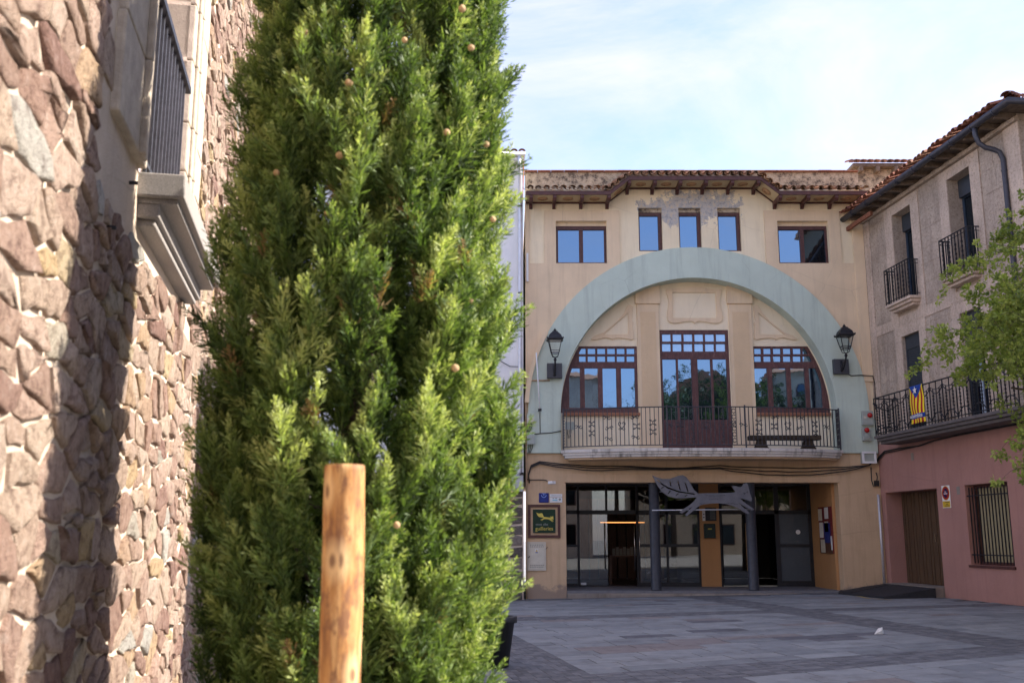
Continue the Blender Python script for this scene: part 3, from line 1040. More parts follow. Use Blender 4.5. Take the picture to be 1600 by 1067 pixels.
# ---- eaves: low left, raised middle, low right
EV = th(empty('eaves'))
YE = 28.2
ZL, ZH = 11.52, 11.98
kx = YE / 29.0
def fxE(px, py):
    return P(px, py, YE)[0]
XL0, XL1 = 0.42, fxE(953, 302)
XC0, XC1 = fxE(983, 276), fxE(1188, 276)
XR0, XR1 = fxE(1219, 300), 10.66
segs = [(XL0, ZL, XL1, ZL), (XL1, ZL, XC0, ZH), (XC0, ZH, XC1, ZH), (XC1, ZH, XR0, ZL), (XR0, ZL, XR1, ZL)]
for (xa, za, xb, zb) in segs:
    m = MB()
    m.plate([[(xa, za), (xb, zb), (xb, zb + 0.05), (xa, za + 0.05)]], YE + 0.05, 29.0)
    m.build('soffit', SOFFIT, EV)
    m = MB()
    m.plate([[(xa, za - 0.02), (xb, zb - 0.02), (xb, zb + 0.10), (xa, za + 0.10)]], YE, YE + 0.048)
    m.build('fascia', BROWNW, EV)
    m = MB()
    m.plate([[(xa, za - 0.05), (xb, zb - 0.05), (xb, zb - 0.002), (xa, za - 0.002)]], 28.92, 28.948)
    m.build('wall_plate', BROWNW, EV)
bracket = MB()
bracket.plate([[(0, -0.002), (0, -0.10), (0.05, -0.16), (0.13, -0.17), (0.2, -0.12), (0.62, -0.10), (0.7, -0.19), (0.78, -0.21), (0.84, -0.21), (0.84, -0.002)]], -0.05, 0.05)
bme = pymesh('bracket', [(y, x, z) for (x, y, z) in bracket.v], bracket.f, False, True)
bme.materials.append(BROWNW)
brk = [(fxE(p, 300), ZL) for p in (830, 867, 910, 952)] + [(fxE(p, 278), ZH) for p in (984, 1024, 1064, 1104, 1145, 1186)] + [(fxE(p, 300), ZL) for p in (1220, 1264, 1308, 1349)]
for (x, z) in brk:
    o = obj('bracket', bme, None, EV)
    o.location = (max(x, 0.48), YE + 0.05 - 0.02, z)
meds = [((brk[i][0] + brk[i + 1][0]) / 2, (brk[i][1] + brk[i + 1][1]) / 2, math.atan2(brk[i + 1][1] - brk[i][1], brk[i + 1][0] - brk[i][0])) for i in range(len(brk) - 1)]
mm_ = MB()
for (r0, r1, dz) in ((0.16, 0.13, 0.0), (0.105, 0.07, 0.004), (0.045, 0.02, 0.0)):
    mm_.lathe([(r0, 0.0), (r0, -0.012 - dz), (r1, -0.025 - dz), (r1, 0.0)], (0, 0, 0), 18)
mme = pymesh('soffit_rosette', mm_.v, mm_.f, False, True)
mme.materials.append(SOFFIT_D)
for (x, z, a) in meds:
    o = obj('soffit_rosette', mme, None, EV)
    o.location = (x, 28.62, z - 0.002)
    o.rotation_euler = (0, -a, 0)
# tiles
def tile_run(x0, z0, x1, z1, n, skip_ends=False):
    for i in range(n):
        f_ = (i + 0.5) / n
        x, z = x0 + (x1 - x0) * f_, z0 + (z1 - z0) * f_
        a = math.atan2(z1 - z0, x1 - x0)
        for row in range(2):
            o = obj('tile', rs.choice(TILE_MESHES), None, EV)
            o.location = (x + rs.uniform(-0.012, 0.012), YE - 0.07 + row * 0.38 + rs.uniform(-0.015, 0.015), z + 0.175 + row * 0.13 + rs.uniform(-0.006, 0.006))
            o.rotation_euler = (0, -a, rs.uniform(-0.03, 0.03))
        f_ = i / n
        x, z = x0 + (x1 - x0) * f_, z0 + (z1 - z0) * f_
        o = obj('channel_tile', rs.choice(TILE_CH), None, EV)
        o.location = (x, YE - 0.05, z + 0.20)
        o.rotation_euler = (0, -a, 0)
tile_run(XL0, ZL, XL1, ZL, 10)
tile_run(XL1, ZL, XC0, ZH, 3)
tile_run(XC0, ZH, XC1, ZH, 16)
tile_run(XC1, ZH, XR0, ZL, 3)
tile_run(XR0, ZL, XR1, ZL, 10)
# tile bed so no light shows through
for (xa, za, xb, zb) in segs:
    m = MB()
    v = [(xa, YE + 0.02, za + 0.1), (xb, YE + 0.02, zb + 0.1), (xb, 29.0, zb + 0.36), (xa, 29.0, za + 0.36), (xa, YE + 0.02, za + 0.06), (xb, YE + 0.02, zb + 0.06), (xb, 29.0, zb + 0.06), (xa, 29.0, za + 0.06)]
    m.add(v, [(0, 1, 2, 3), (4, 7, 6, 5), (0, 4, 5, 1), (1, 5, 6, 2), (2, 6, 7, 3), (3, 7, 4, 0)])
    m.build('tile_bed', PARAPET, EV)
# parapet and its coping tiles
PT = th(box('parapet', 0.4, 10.62, 29.01, 29.25, 11.98, 12.50, PARAPET))
for i in range(25):
    x0 = 0.38 + i * 0.41
    m = MB()
    m.cur = rs.random()
    m.box(x0, x0 + 0.40, 28.93, 29.32, 12.505 + rs.uniform(0, 0.012), 12.545 + rs.uniform(0, 0.01))
    o = m.build('coping_tile', TILER, PT, rnd_attr=True)

# ---- balcony
BAL = th(empty('balcony'))
front = [(1.42, 28.60), (1.9, 28.38), (2.5, 28.17), (3.2, 28.0), (4.3, 27.85), (6.6, 27.85), (7.7, 28.0), (8.4, 28.17), (9.0, 28.38), (9.5, 28.60)]
def slab_layer(inset, z0, z1):
    cxm, cym = 5.46, 29.4
    pts = []
    for (x, y) in front:
        dx_, dy_ = x - cxm, y - cym
        l = math.hypot(dx_, dy_)
        pts.append((x - dx_ / l * inset, y - dy_ / l * inset))
    pts = [(pts[0][0], 29.45)] + pts + [(pts[-1][0], 29.45)]
    m = MB()
    n = len(pts)
    v = [(x, y, z0) for x, y in pts] + [(x, y, z1) for x, y in pts]
    f = [tuple(range(n - 1, -1, -1)), tuple(range(n, 2 * n))] + [(i, (i + 1) % n, (i + 1) % n + n, i + n) for i in range(n)]
    m.add(v, f)
    return m
slab_layer(0.0, 3.87, 3.96).build('balcony_slab', STONEW, BAL, bevel=0.01)
slab_layer(0.05, 3.80, 3.869).build('slab_moulding', STONEW, BAL, bevel=0.01)
slab_layer(0.10, 3.73, 3.799).build('slab_moulding', STONEW, BAL, bevel=0.01)
slab_layer(0.2, 3.68, 3.729).build('slab_underside', TAN_SHADED, BAL)
# railing follows the front, 6 cm inside
rail = [(1.48, 28.9), (1.48, 28.64)] + [(x + (0.05 if x < 5 else -0.05) * (1 if x < 4 or x > 7 else 0), y + 0.06) for (x, y) in front[1:-1]] + [(9.44, 28.64), (9.44, 28.9)]
RT, RB = 5.12, 4.05
seglen = [math.dist(rail[i], rail[i + 1]) for i in range(len(rail) - 1)]
tot = sum(seglen)
def along(s):
    for i, l in enumerate(seglen):
        if s <= l or i == len(seglen) - 1:
            k = s / l
            a, b = rail[i], rail[i + 1]
            return (a[0] + (b[0] - a[0]) * k, a[1] + (b[1] - a[1]) * k, math.atan2(b[1] - a[1], b[0] - a[0]))
        s -= l
m = MB()
m.tube([(x, y, RT) for x, y in rail], 0.018, 6)
m.build('handrail', IRON2, BAL)
m = MB()
m.tube([(x, y, RB) for x, y in rail], 0.015, 6)
m.build('bottom_rail', IRON2, BAL)
bm_ = MB().box(-0.0105, 0.0105, -0.0105, 0.0105, RB, RT)
bar_me = pymesh('railing_bar', bm_.v, bm_.f)
bar_me.materials.append(IRON2)
NB = 72
sp = tot / NB
bars = []
for i in range(NB + 1):
    x, y, a = along(i * sp)
    o = obj('railing_bar', bar_me, None, BAL)
    o.location = (x, y, 0)
    o.rotation_euler = (0, 0, a)
    bars.append(i * sp)
for (px, Yp) in ((1.48, 28.64), (9.44, 28.64), (4.36, 27.91), (6.56, 27.91)):
    m = MB().box(px - 0.018, px + 0.018, Yp - 0.018, Yp + 0.018, 3.96, RT + 0.05)
    m.build('railing_post', IRON2, BAL)
# wrought scrolls in the plane of the railing
def scroll_pts(s0, z0, r, turn, start, dirn, n=14):
    out = []
    for i in range(n + 1):
        k = i / n
        rr = r * (1 - 0.78 * k)
        a = start + dirn * turn * k
        out.append((s0 + rr * math.cos(a) - r * math.cos(start) * 0, z0 + rr * math.sin(a)))
    return out
sc = MB()
def put(curve, rad=0.0115):
    pts = []
    for (s_, z) in curve:
        s_ = max(0.01, min(tot - 0.01, s_))
        x, y, a = along(s_)
        pts.append((x, y, z))
    sc.tube(pts, rad, 4, False)
def cross(s_, z, r=0.075):     # four c-scrolls back to back
    for sx in (-1, 1):
        for sz in (-1, 1):
            c = [(s_ + sx * (0.005 + r * (1 - math.cos(t)) * 0.62), z + sz * (r * 0.15 + r * 1.05 * math.sin(t * 0.5))) for t in np.linspace(0, 2.4, 7)]
            c += [(c[-1][0] + sx * r * 0.1 - sx * r * 0.35 * (1 - math.cos(t)), c[-1][1] - sz * r * 0.6 * math.sin(t)) for t in np.linspace(0.4, 2.6, 6)]
            put(c)
def sscroll(s_, z, r=0.07, fl=1):
    c = [(s_ - fl * r + fl * r * 0.55 * math.cos(t), z + r * 0.55 * math.sin(t)) for t in np.linspace(-2.2, 3.1, 10)][::-1]
    c2 = [(s_ + fl * r - fl * r * 0.55 * math.cos(t), z - r * 0.55 * math.sin(t) - 0.02) for t in np.linspace(-2.2, 3.1, 10)]
    put(c + c2[::-1] if False else c)
    put(c2)
    put([(s_ - fl * r * 0.6, z + r * 0.4), (s_, z), (s_ + fl * r * 0.6, z - r * 0.45)])
def heart(s_, z, r=0.11):
    for sx in (-1, 1):
        c = [(s_, z - r * 0.9), (s_ + sx * r * 0.55, z - r * 0.2), (s_ + sx * r * 0.9, z + r * 0.3), (s_ + sx * r * 0.75, z + r * 0.75), (s_ + sx * r * 0.4, z + r * 0.8), (s_ + sx * r * 0.2, z + r * 0.5), (s_ + sx * r * 0.4, z + r * 0.3)]
        put(c)
        put([(s_, z - r * 0.9), (s_ + sx * r * 0.5, z - r * 1.25), (s_ + sx * r * 0.85, z - r * 0.95), (s_ + sx * r * 0.5, z - r * 0.75)])
def vcol(s_):
    for k in range(6):
        z = RB + 0.13 + k * 0.165
        c = [(s_ + 0.055 - 0.05 * math.cos(t), z + 0.06 * math.sin(t)) for t in np.linspace(-2.6, 2.6, 9)]
        put(c)
postL = 0.26 + sum(seglen[1:5]) + 0.02
mid_len = tot / 2
for side in (0, 1):
    T = (lambda s_: s_) if side == 0 else (lambda s_: tot - s_)
    sscroll(T(0.72), 4.62)
    cross(T(1.12), 4.68); cross(T(1.12), 4.42)
    sscroll(T(1.55), 4.85); sscroll(T(1.62), 4.56, fl=-1); sscroll(T(1.6), 4.25)
    heart(T(1.98), 4.62)
    sscroll(T(2.35), 4.85, fl=-1); cross(T(2.4), 4.58); sscroll(T(2.36), 4.28)
    cross(T(2.85), 4.68); cross(T(2.85), 4.42)
    sscroll(T(3.3), 4.62)
    vcol(T(3.62)); vcol(T(3.92)); vcol(T(0.1)); vcol(T(0.2))
heart(mid_len, 4.62)
for s_ in (-0.75, 0.75):
    cross(mid_len + s_, 4.62)
sc.build('railing_scrollwork', IRON2, BAL)

# ---- ground floor porch, columns, glazing, room behind
PO = th(empty('porch'))
box('porch_floor', 1.5, 9.4, 28.98, 32.0, -0.4, 0.03, PORCH, PO)
m = MB()
m.box(1.56, 9.39, 28.7, 28.975, -0.4, -0.035)
m.build('porch_step', STEP, PO, bevel=0.02)
box('porch_ceiling', 1.5, 9.4, 29.37, 32.0, 3.16, 3.3, TAN, PO)
box('porch_side_wall', 9.32, 9.6, 29.365, 31.9, -0.1, 3.158, ORANGE, PO)
box('porch_side_wall', 1.3, 1.54, 29.365, 31.9, -0.1, 3.158, ORANGE, PO)
for px in (1023.5, 1174.5):
    x = P(px, 840, 29.15)[0]
    m = MB()
    m.lathe([(0.15, 0.0), (0.15, 0.03), (0.148, 0.04), (0.148, 3.0), (0.17, 3.04), (0.17, 3.13)], (x, 29.15, 0.03), 24)
    o = m.build('column', COLUMN, PO, True)
    o.data.shade_flat()
    for p_ in o.data.polygons:
        p_.use_smooth = len(p_.vertices) == 4 and abs(p_.normal.z) < 0.3
YG = 31.5
PL = pr(1093.5, 1124, 757, 915, YG)
box('porch_pier', PL[0], PL[1], YG - 0.08, YG + 0.3, 0.031, 3.158, ORANGE, PO)
GL = th(empty('shopfront'))
gl = {}
def gx(px):
    return P(px, 860, YG)[0]
ZT = P(800, 800, YG)[1]        # transom
ZTOP = 3.158
def frame(x0, x1, z0, z1, name='frame'):
    return MB().box(x0, x1, YG - 0.035, YG + 0.035, z0, z1).build(name, CHAR, GL)
def glassp(x0, x1, z0, z1, mat=None, y=0.0):
    return MB().box(x0, x1, YG + y - 0.004, YG + y + 0.004, z0, z1).build('pane', mat or SHOP, GL)
# transom bar left part and right part
frame(1.54, PL[0], ZT - 0.06, ZT + 0.06, 'transom')
frame(PL[1], 9.32, ZT - 0.06, ZT + 0.06, 'transom')
frame(1.54, PL[0], ZTOP - 0.07, ZTOP - 0.001, 'head_rail')
frame(PL[1], 9.32, ZTOP - 0.07, ZTOP - 0.001, 'head_rail')
cols = [1.60, gx(904), gx(948.5), gx(996.5), gx(1043), PL[0] - 0.03]
for i, x in enumerate(cols):
    z0 = 0.031 if i != 2 else ZT + 0.06
    frame(x - 0.035, x + 0.035, z0, ZTOP - 0.07, 'mullion')
for i in range(len(cols) - 1):
    glassp(cols[i] + 0.035, cols[i + 1] - 0.035, ZT + 0.06, ZTOP - 0.07)
glassp(cols[0] + 0.035, cols[1] - 0.035, 0.1, ZT - 0.06)
frame(cols[0] + 0.035, cols[1] - 0.035, 1.22, 1.30, 'rail')
frame(cols[0] + 0.035, cols[1] - 0.035, 0.031, 0.12, 'rail')
d1 = glassp(cols[1] + 0.04, cols[2] + 0.02, 0.06, ZT - 0.07)            # fixed leaf of the sliding door
for (a, b) in ((3, 4), (4, 5)):
    x0, x1 = cols[a] + 0.035, cols[b] - 0.035
    glassp(x0, x1, 0.15, 1.22)
    glassp(x0, x1, 1.31, ZT - 0.06)
    frame(x0, x1, 1.22, 1.31, 'rail')
    frame(x0, x1, 0.031, 0.15, 'rail')
cr_ = [PL[1] + 0.03, gx(1172), gx(1216), gx(1268.5)]
for i, x in enumerate(cr_):
    w = 0.035 if i < 2 else 0.07
    frame(x - w, x + w, 0.031, ZTOP - 0.07, 'mullion')
for i in range(3):
    glassp(cr_[i] + 0.06, cr_[i + 1] - 0.06, ZT + 0.06, ZTOP - 0.07)
glassp(cr_[0] + 0.035, cr_[1] - 0.035, 0.06, ZT - 0.06)
glassp(cr_[2] + 0.07, cr_[3] - 0.07, 1.31, ZT - 0.06, FROST)
glassp(cr_[2] + 0.07, cr_[3] - 0.07, 0.2, 1.22, FROST)
frame(cr_[2] + 0.07, cr_[3] - 0.07, 1.22, 1.31, 'rail')
frame(cr_[2] + 0.07, cr_[3] - 0.07, 0.031, 0.2, 'rail')
frame(cr_[3] + 0.07, 9.33, 0.031, ZTOP - 0.07, 'mullion')
def handle(x, z0, z1, mat):
    m = MB()
    m.tube([(x, YG - 0.09, z0), (x, YG - 0.09, z1)], 0.018, 8)
    for z in (z0 + 0.2, z1 - 0.2):
        m.tube([(x, YG - 0.09, z), (x, YG, z)], 0.01, 6)
    m.build('door_handle', mat, GL, True)
CHROME = simple('brushed_steel', (0.6, 0.58, 0.55), 0.25, 0.05, 10, 0.0, metal=1.0)
handle(gx(945.5), 0.55, 1.95, CHROME)
handle(gx(991.3), 0.5, 1.95, CHROME)
handle(gx(999), 0.5, 1.95, CHROME)
handle(gx(1166), 0.5, 1.95, simple('wooden_handle', (0.4, 0.26, 0.12), 0.5, 0.2))
m = MB()
x_, z_ = P(1247, 831, YG)
m.tube([(x_, YG - 0.012, z_), (x_, YG - 0.005, z_)], 0.07, 20)
m.build('round_sticker', WHITEP, GL)
x_, z_ = P(912, 912.5, YG)
MB().box(x_ - 0.08, x_ + 0.08, YG - 0.01, YG - 0.005, z_ - 0.02, z_ + 0.05).build('door_sticker', WHITEP, GL)
# room behind
RM = th(empty('foyer'))
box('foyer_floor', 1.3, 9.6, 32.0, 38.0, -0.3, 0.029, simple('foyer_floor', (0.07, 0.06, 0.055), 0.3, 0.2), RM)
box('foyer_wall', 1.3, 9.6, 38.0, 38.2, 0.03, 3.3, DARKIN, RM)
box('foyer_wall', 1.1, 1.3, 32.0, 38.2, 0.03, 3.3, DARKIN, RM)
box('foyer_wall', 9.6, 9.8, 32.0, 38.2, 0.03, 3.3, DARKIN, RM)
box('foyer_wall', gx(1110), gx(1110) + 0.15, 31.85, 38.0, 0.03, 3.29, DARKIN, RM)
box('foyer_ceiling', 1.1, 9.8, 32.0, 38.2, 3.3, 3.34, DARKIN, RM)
for i in range(9):       # timber slat panelling
    x0 = gx(925) + i * 0.34
    box('wall_slat', x0, x0 + 0.3, 36.9, 37.0, 0.03, 2.9, WOODIN, RM)
x0, z0 = P(938, 816, 33.5)
x1, _ = P(993, 816, 33.5)
led = box('led_strip', x0, x1 + 0.3, 33.5, 33.53, z0 - 0.014, z0 + 0.014, LED)
tag(led, 'glowing orange light strip seen through the open glass door', 'lamp')
# brochure table in the foyer
TB = empty('brochure_table', (gx(978) + 0.2, 33.6, 0.03))
tag(TB, 'dark table with paper brochures just inside the glass door', 'table')
MB().box(-0.55, 0.55, -0.3, 0.3, 0.85, 0.9).build('table_top', WOODIN, TB)
for sx in (-0.5, 0.5):
    for sy in (-0.25, 0.25):
        MB().box(sx - 0.03, sx + 0.03, sy - 0.03, sy + 0.03, 0, 0.85).build('leg', WOODIN, TB)
DULL = simple('dull_leaflets', (0.2, 0.18, 0.15), 0.8)
rack = empty('brochure_rack', (gx(978) + 0.2, 33.6, 0.93))
tag(rack, 'row of pale leaflets standing on the foyer table', 'leaflets')
for i in range(7):
    m = MB()
    m.box(-0.42 + i * 0.12, -0.32 + i * 0.12, -0.05, -0.03, 0.0, 0.22 + 0.05 * (i % 2))
    o = m.build('leaflet', DULL, rack)
    o.rotation_euler = (-0.15, 0, 0)

# ================================================================ THINGS ON THE THEATRE FRONT
# ---- running fox sculpture
def foxpts(pts, Y=28.72):
    return [P(1010 + x / 8.889, 730 + y / 8.889, Y) for (x, y) in pts]
fox = [(80, 108), (150, 140), (230, 160), (320, 160), (380, 140), (440, 115), (500, 107), (550, 130), (590, 180), (620, 240), (660, 310), (715, 362), (800, 358), (950, 358), (1100, 355), (1220, 348), (1235, 338), (1215, 310), (1185, 262), (1240, 258), (1290, 272), (1330, 262), (1345, 230), (1395, 212), (1415, 260), (1440, 360), (1468, 440), (1455, 470), (1400, 455), (1340, 435), (1300, 425), (1340, 470), (1420, 525), (1487, 575), (1470, 600), (1390, 560), (1310, 510), (1270, 488), (1330, 540), (1400, 600), (1432, 635), (1410, 650), (1350, 620), (1270, 565), (1200, 535), (1100, 508), (1000, 498), (900, 502), (800, 515), (740, 530), (690, 570), (620, 630), (560, 678), (535, 658), (580, 610), (640, 542), (600, 570), (540, 610), (490, 640), (458, 618), (520, 575), (590, 530), (650, 480), (700, 415), (640, 420), (500, 428), (400, 425), (310, 405), (220, 345), (150, 250), (110, 175)]
slits = [[(200, 213), (300, 272), (450, 328), (670, 363), (672, 380), (450, 348), (290, 292), (193, 230)],
         [(135, 165), (165, 173), (205, 208), (186, 212)],
         [(318, 190), (332, 190), (350, 262), (335, 266)], [(428, 190), (445, 190), (480, 316), (465, 320)], [(530, 212), (547, 215), (587, 338), (570, 340)],
         [(205, 290), (235, 263), (242, 272), (212, 299)], [(295, 365), (330, 318), (341, 325), (304, 373)], [(405, 385), (445, 356), (451, 366), (412, 393)], [(528, 405), (565, 373), (573, 381), (537, 411)],
         [(1348, 348), (1374, 366), (1368, 374), (1350, 360)], [(1396, 336), (1408, 330), (1408, 352), (1398, 356)]]
fx_ = empty('fox_sculpture', (P(1095, 780, 28.72)[0], 28.72, 2.6))
tag(fx_, 'flat grey steel running fox with a leaf tail, hung between two columns', 'sculpture')
def fxp(o):
    o.parent = fx_
    o.matrix_parent_inverse = Matrix.Translation((-fx_.location.x, -28.72, -2.6))
    return o
m = MB()
m.plate([foxpts(fox)[::-1]] + [foxpts(s_)[::-1] for s_ in slits], 28.71, 28.735)
fxp(m.build('body', STEEL))
m = MB()
a_ = P(1019, 797, 28.78)
b_ = P(1178, 795.5, 28.78)
m.tube([(a_[0], 28.78, a_[1]), (b_[0], 28.78, b_[1])], 0.016, 8)
fxp(m.build('support_rod', ZINC, smooth=True))
m = MB()
for px in (1033, 1170):
    x, z = P(px, 768, 28.75)
    m.bar((x, 28.736, z), (x, 29.03, z), 0.03, 0.03)
fxp(m.build('bracket', STEEL))
# engraved marks on the body, too worn to read: short dark strokes
m = MB()
rs2 = random.Random(5)
for (xa, xb, yy, bend) in ((810, 1095, 392, -14), (875, 1010, 440, 0), (1030, 1280, 495, 22), (740, 815, 505, -12)):
    x = xa
    while x < xb:
        w = rs2.choice((8, 12, 16))
        t_ = (x - xa) / (xb - xa) * 2 - 1
        y = yy + bend * t_ * t_ * (1 if bend < 0 else 1) + rs2.uniform(-3, 3)
        q = foxpts([(x, y), (x + w, y), (x + w, y + 7), (x, y + 7)], 28.708)
        m.plate([q[::-1]], 28.7065, 28.7095)
        x += w + rs2.choice((6, 9, 16))
fxp(m.build('engraving', CHAR))

# ---- lanterns
def lantern(px_plate, py0, py1, label):
    x, z1 = P(px_plate, py0, 28.8)
    _, z0 = P(px_plate, py1, 28.8)
    zc = (z0 + z1) / 2
    e = empty('wall_lantern', (x, 28.88, zc))
    tag(e, label, 'lantern', 'wall lanterns on the arch')
    MB().box(-0.22, 0.22, -0.16, 0.0, -0.22, 0.22).build('back_plate', simple('plate_grey', (0.055, 0.058, 0.068), 0.5, 0.1) if 'plate_grey' not in MATS else MATS['plate_grey'], e, bevel=0.01)
    m = MB()
    m.tube([(0, -0.16, -0.13), (0, -0.3, -0.1), (0, -0.45, 0.02), (0, -0.56, 0.14), (0, -0.6, 0.22)], [0.03, 0.028, 0.025, 0.025, 0.03], 8)
    m.tube([(0, -0.16, 0.1), (0, -0.35, 0.06), (0, -0.5, 0.1)], 0.018, 6)
    m.tube([(0, -0.16, -0.16), (0, -0.16, 0.16)], 0.035, 8)
    m.build('bracket_arm', IRON, e, True)
    Y = -0.6
    zb = 0.24
    m = MB()
    m.lathe([(0.03, 0), (0.05, 0.03), (0.03, 0.07), (0.025, 0.10)], (0, Y, zb - 0.03), 10)
    # yoke arms up to the cage
    for a in range(4):
        c_, s_ = math.cos(a * math.pi / 2 + math.pi / 4), math.sin(a * math.pi / 2 + math.pi / 4)
        m.tube([(0, Y, zb + 0.06), (c_ * 0.11, Y + s_ * 0.11, zb + 0.1), (c_ * 0.135, Y + s_ * 0.135, zb + 0.17), (c_ * 0.14, Y + s_ * 0.14, zb + 0.19)], 0.011, 5)
    m.build('yoke', IRON, e, True)
    m = MB()
    q0, q1 = 0.105, 0.185
    h0, h1 = zb + 0.19, zb + 0.56
    for (i, j) in ((-1, -1), (1, -1), (1, 1), (-1, 1)):
        m.bar((i * q0, Y + j * q0, h0), (i * q1, Y + j * q1, h1), 0.02)
    for (q, h) in ((q0, h0), (q1, h1), (q0 * 1.2, h0 + 0.07)):
        for k in range(4):
            a = [(-1, -1), (1, -1), (1, 1), (-1, 1)][k]
            b = [(-1, -1), (1, -1), (1, 1), (-1, 1)][(k + 1) % 4]
            m.bar((a[0] * q, Y + a[1] * q, h), (b[0] * q, Y + b[1] * q, h), 0.018)
    m.build('cage', IRON, e)
    for k in range(4):
        a = [(-1, -1), (1, -1), (1, 1), (-1, 1)][k]
        b = [(-1, -1), (1, -1), (1, 1), (-1, 1)][(k + 1) % 4]
        v = [(a[0] * q0, Y + a[1] * q0, h0), (b[0] * q0, Y + b[1] * q0, h0), (b[0] * q1, Y + b[1] * q1, h1), (a[0] * q1, Y + a[1] * q1, h1)]
        obj('pane', pymesh('pane', v, [(0, 1, 2, 3)]), LGLASS, e)
    m = MB()
    def ring(q, h):
        return [(i * q, Y + j * q, h) for (i, j) in ((-1, -1), (1, -1), (1, 1), (-1, 1))]
    prof = [(0.23, h1 + 0.01), (0.235, h1 + 0.04), (0.2, h1 + 0.06), (0.17, h1 + 0.15), (0.11, h1 + 0.22), (0.09, h1 + 0.235), (0.075, h1 + 0.27), (0.03, h1 + 0.29)]
    v, f = [], []
    for (q, h) in prof:
        v += ring(q, h)
    for i in range(len(prof) - 1):
        for k in range(4):
            f.append((i * 4 + k, i * 4 + (k + 1) % 4, (i + 1) * 4 + (k + 1) % 4, (i + 1) * 4 + k))
    f.append((3, 2, 1, 0))
    f.append(tuple(len(prof) * 4 - 4 + k for k in range(4)))
    m.add(v, f)
    hood = m.build('hood', IRON, e)
    m = MB()
    for (i, j) in ((-1, -1), (1, -1), (1, 1), (-1, 1)):
        m.lathe([(0.02, 0), (0.026, 0.02), (0.008, 0.05)], (i * 0.225, Y + j * 0.225, h1 + 0.03), 6)
    m.lathe([(0.02, 0), (0.04, 0.02), (0.05, 0.035), (0.02, 0.06), (0.008, 0.09)], (0, Y, h1 + 0.28), 8)
    m.build('finial', IRON, hood)
    return e
lantern(866.3, 568, 591, 'black four-sided lantern by the left foot of the green arch')
lantern(1313, 561, 585, 'black four-sided lantern by the right foot of the green arch')

# ---- green signboard, plaques, cabinet
YW = 28.955
def wall_thing(name, px0, px1, py0, py1, Y=YW):
    x0, x1, z0, z1 = pr(px0, px1, py0, py1, Y)
    e = empty(name, ((x0 + x1) / 2, Y, z0))
    return e, (x1 - x0), (z1 - z0)
e, w, h = wall_thing('sign_board', 825, 875.5, 788, 840)
tag(e, 'square green signboard with a gold leaping fox, framed in brown', 'sign')
m = MB()
m.plate([rect(-w / 2, w / 2, 0, h), rect(-w / 2 + 0.075, w / 2 - 0.075, 0.075, h - 0.075)], -0.035, 0.0)
m.build('frame', BROWNW, e)
s0 = 0.14
MB().box(-w / 2 + s0, w / 2 - s0, -0.04, -0.004, s0, h - s0).build('panel', SIGNG, e)
fxs = [(-0.27 + (x - 80) / 1407 * 0.52, 0.50 + h * 0.0 + (440 - y) / 1407 * 0.52 + 0.06) for (x, y) in fox]
m = MB()
m.plate([fxs[::-1]], -0.046, -0.041)
o = m.build('fox_emblem', GOLD, e)
o.rotation_euler = (0, R(8), 0)
o.location = (-0.05, 0, 0.0)
text_obj('lettering', 'guilleries', 0.15, (0.0, -0.043, 0.255), (R(90), 0, 0), GOLD, e, 0.001, fit=0.5)
m = MB()
x = -0.24
while x < 0.12:
    wd = rs2.choice((0.02, 0.028))
    if not (-0.08 < x < -0.05):
        m.plate([rect(x, x + wd, 0.345, 0.345 + rs2.choice((0.045, 0.045, 0.065))), rect(x + 0.006, x + wd - 0.006, 0.353, 0.375)], -0.044, -0.041)
    x += wd + 0.012
m.build('faded_lettering', GREYT, e)
for sx in (-1, 1):
    MB().lathe([(0.012, 0), (0.012, 0.006)], (0, 0, 0), 8).build('screw', CHROME, e).location = (sx * (w / 2 - s0 - 0.03), -0.045, s0 + 0.03)

e, w, h = wall_thing('blue_plaque', 842, 857.5, 770, 785)
tag(e, 'small square dark blue plaque with a pale curved emblem above the signboard', 'plaque')
MB().box(-w / 2, w / 2, -0.02, 0, 0, h).build('panel', BLUEP, e, bevel=0.01)
m = MB()
cz_ = h * 0.78
a0 = [(0.075 * math.cos(t), cz_ + 0.075 * math.sin(t)) for t in np.linspace(math.pi * 1.0, math.pi * 2.0, 12)]
a1 = [(0.058 * math.cos(t), cz_ + 0.058 * math.sin(t)) for t in np.linspace(math.pi * 2.0, math.pi * 1.0, 12)]
m.plate([a0 + a1], -0.024, -0.0195)
m.box(-0.008, 0.008, -0.024, -0.0195, cz_ - 0.02, cz_ + 0.035)
m.box(-0.06, 0.06, -0.024, -0.0195, cz_ + 0.035, cz_ + 0.048)
m.build('emblem', LBLUE, e)
m = MB()
for k in range(3):
    m.box(-0.07, 0.05 - 0.02 * k, -0.022, -0.0195, 0.05 + k * 0.03, 0.058 + k * 0.03)
m.build('print', simple('mid_blue_print', (0.01, 0.06, 0.32), 0.4, 0.05, 10, 0.0), e)
e, w, h = wall_thing('white_plaque', 859, 878.5, 771.5, 776)
tag(e, 'narrow white plaque strip beside the blue plaque', 'plaque')
MB().box(-w / 2, w / 2, -0.02, 0, 0, h).build('panel', WHITEP, e, bevel=0.008)
m = MB()
for k in range(9):
    m.box(-0.13 + k * 0.031, -0.112 + k * 0.031, -0.022, -0.0195, 0.03, 0.045)
m.build('print', GREYT, e)
e, w, h = wall_thing('white_plaque', 859, 878.5, 776.6, 785)
tag(e, 'white plaque with a pale blue bar and round mark, under the narrow strip', 'plaque')
MB().box(-w / 2, w / 2, -0.02, 0, 0, h).build('panel', WHITEP, e, bevel=0.008)
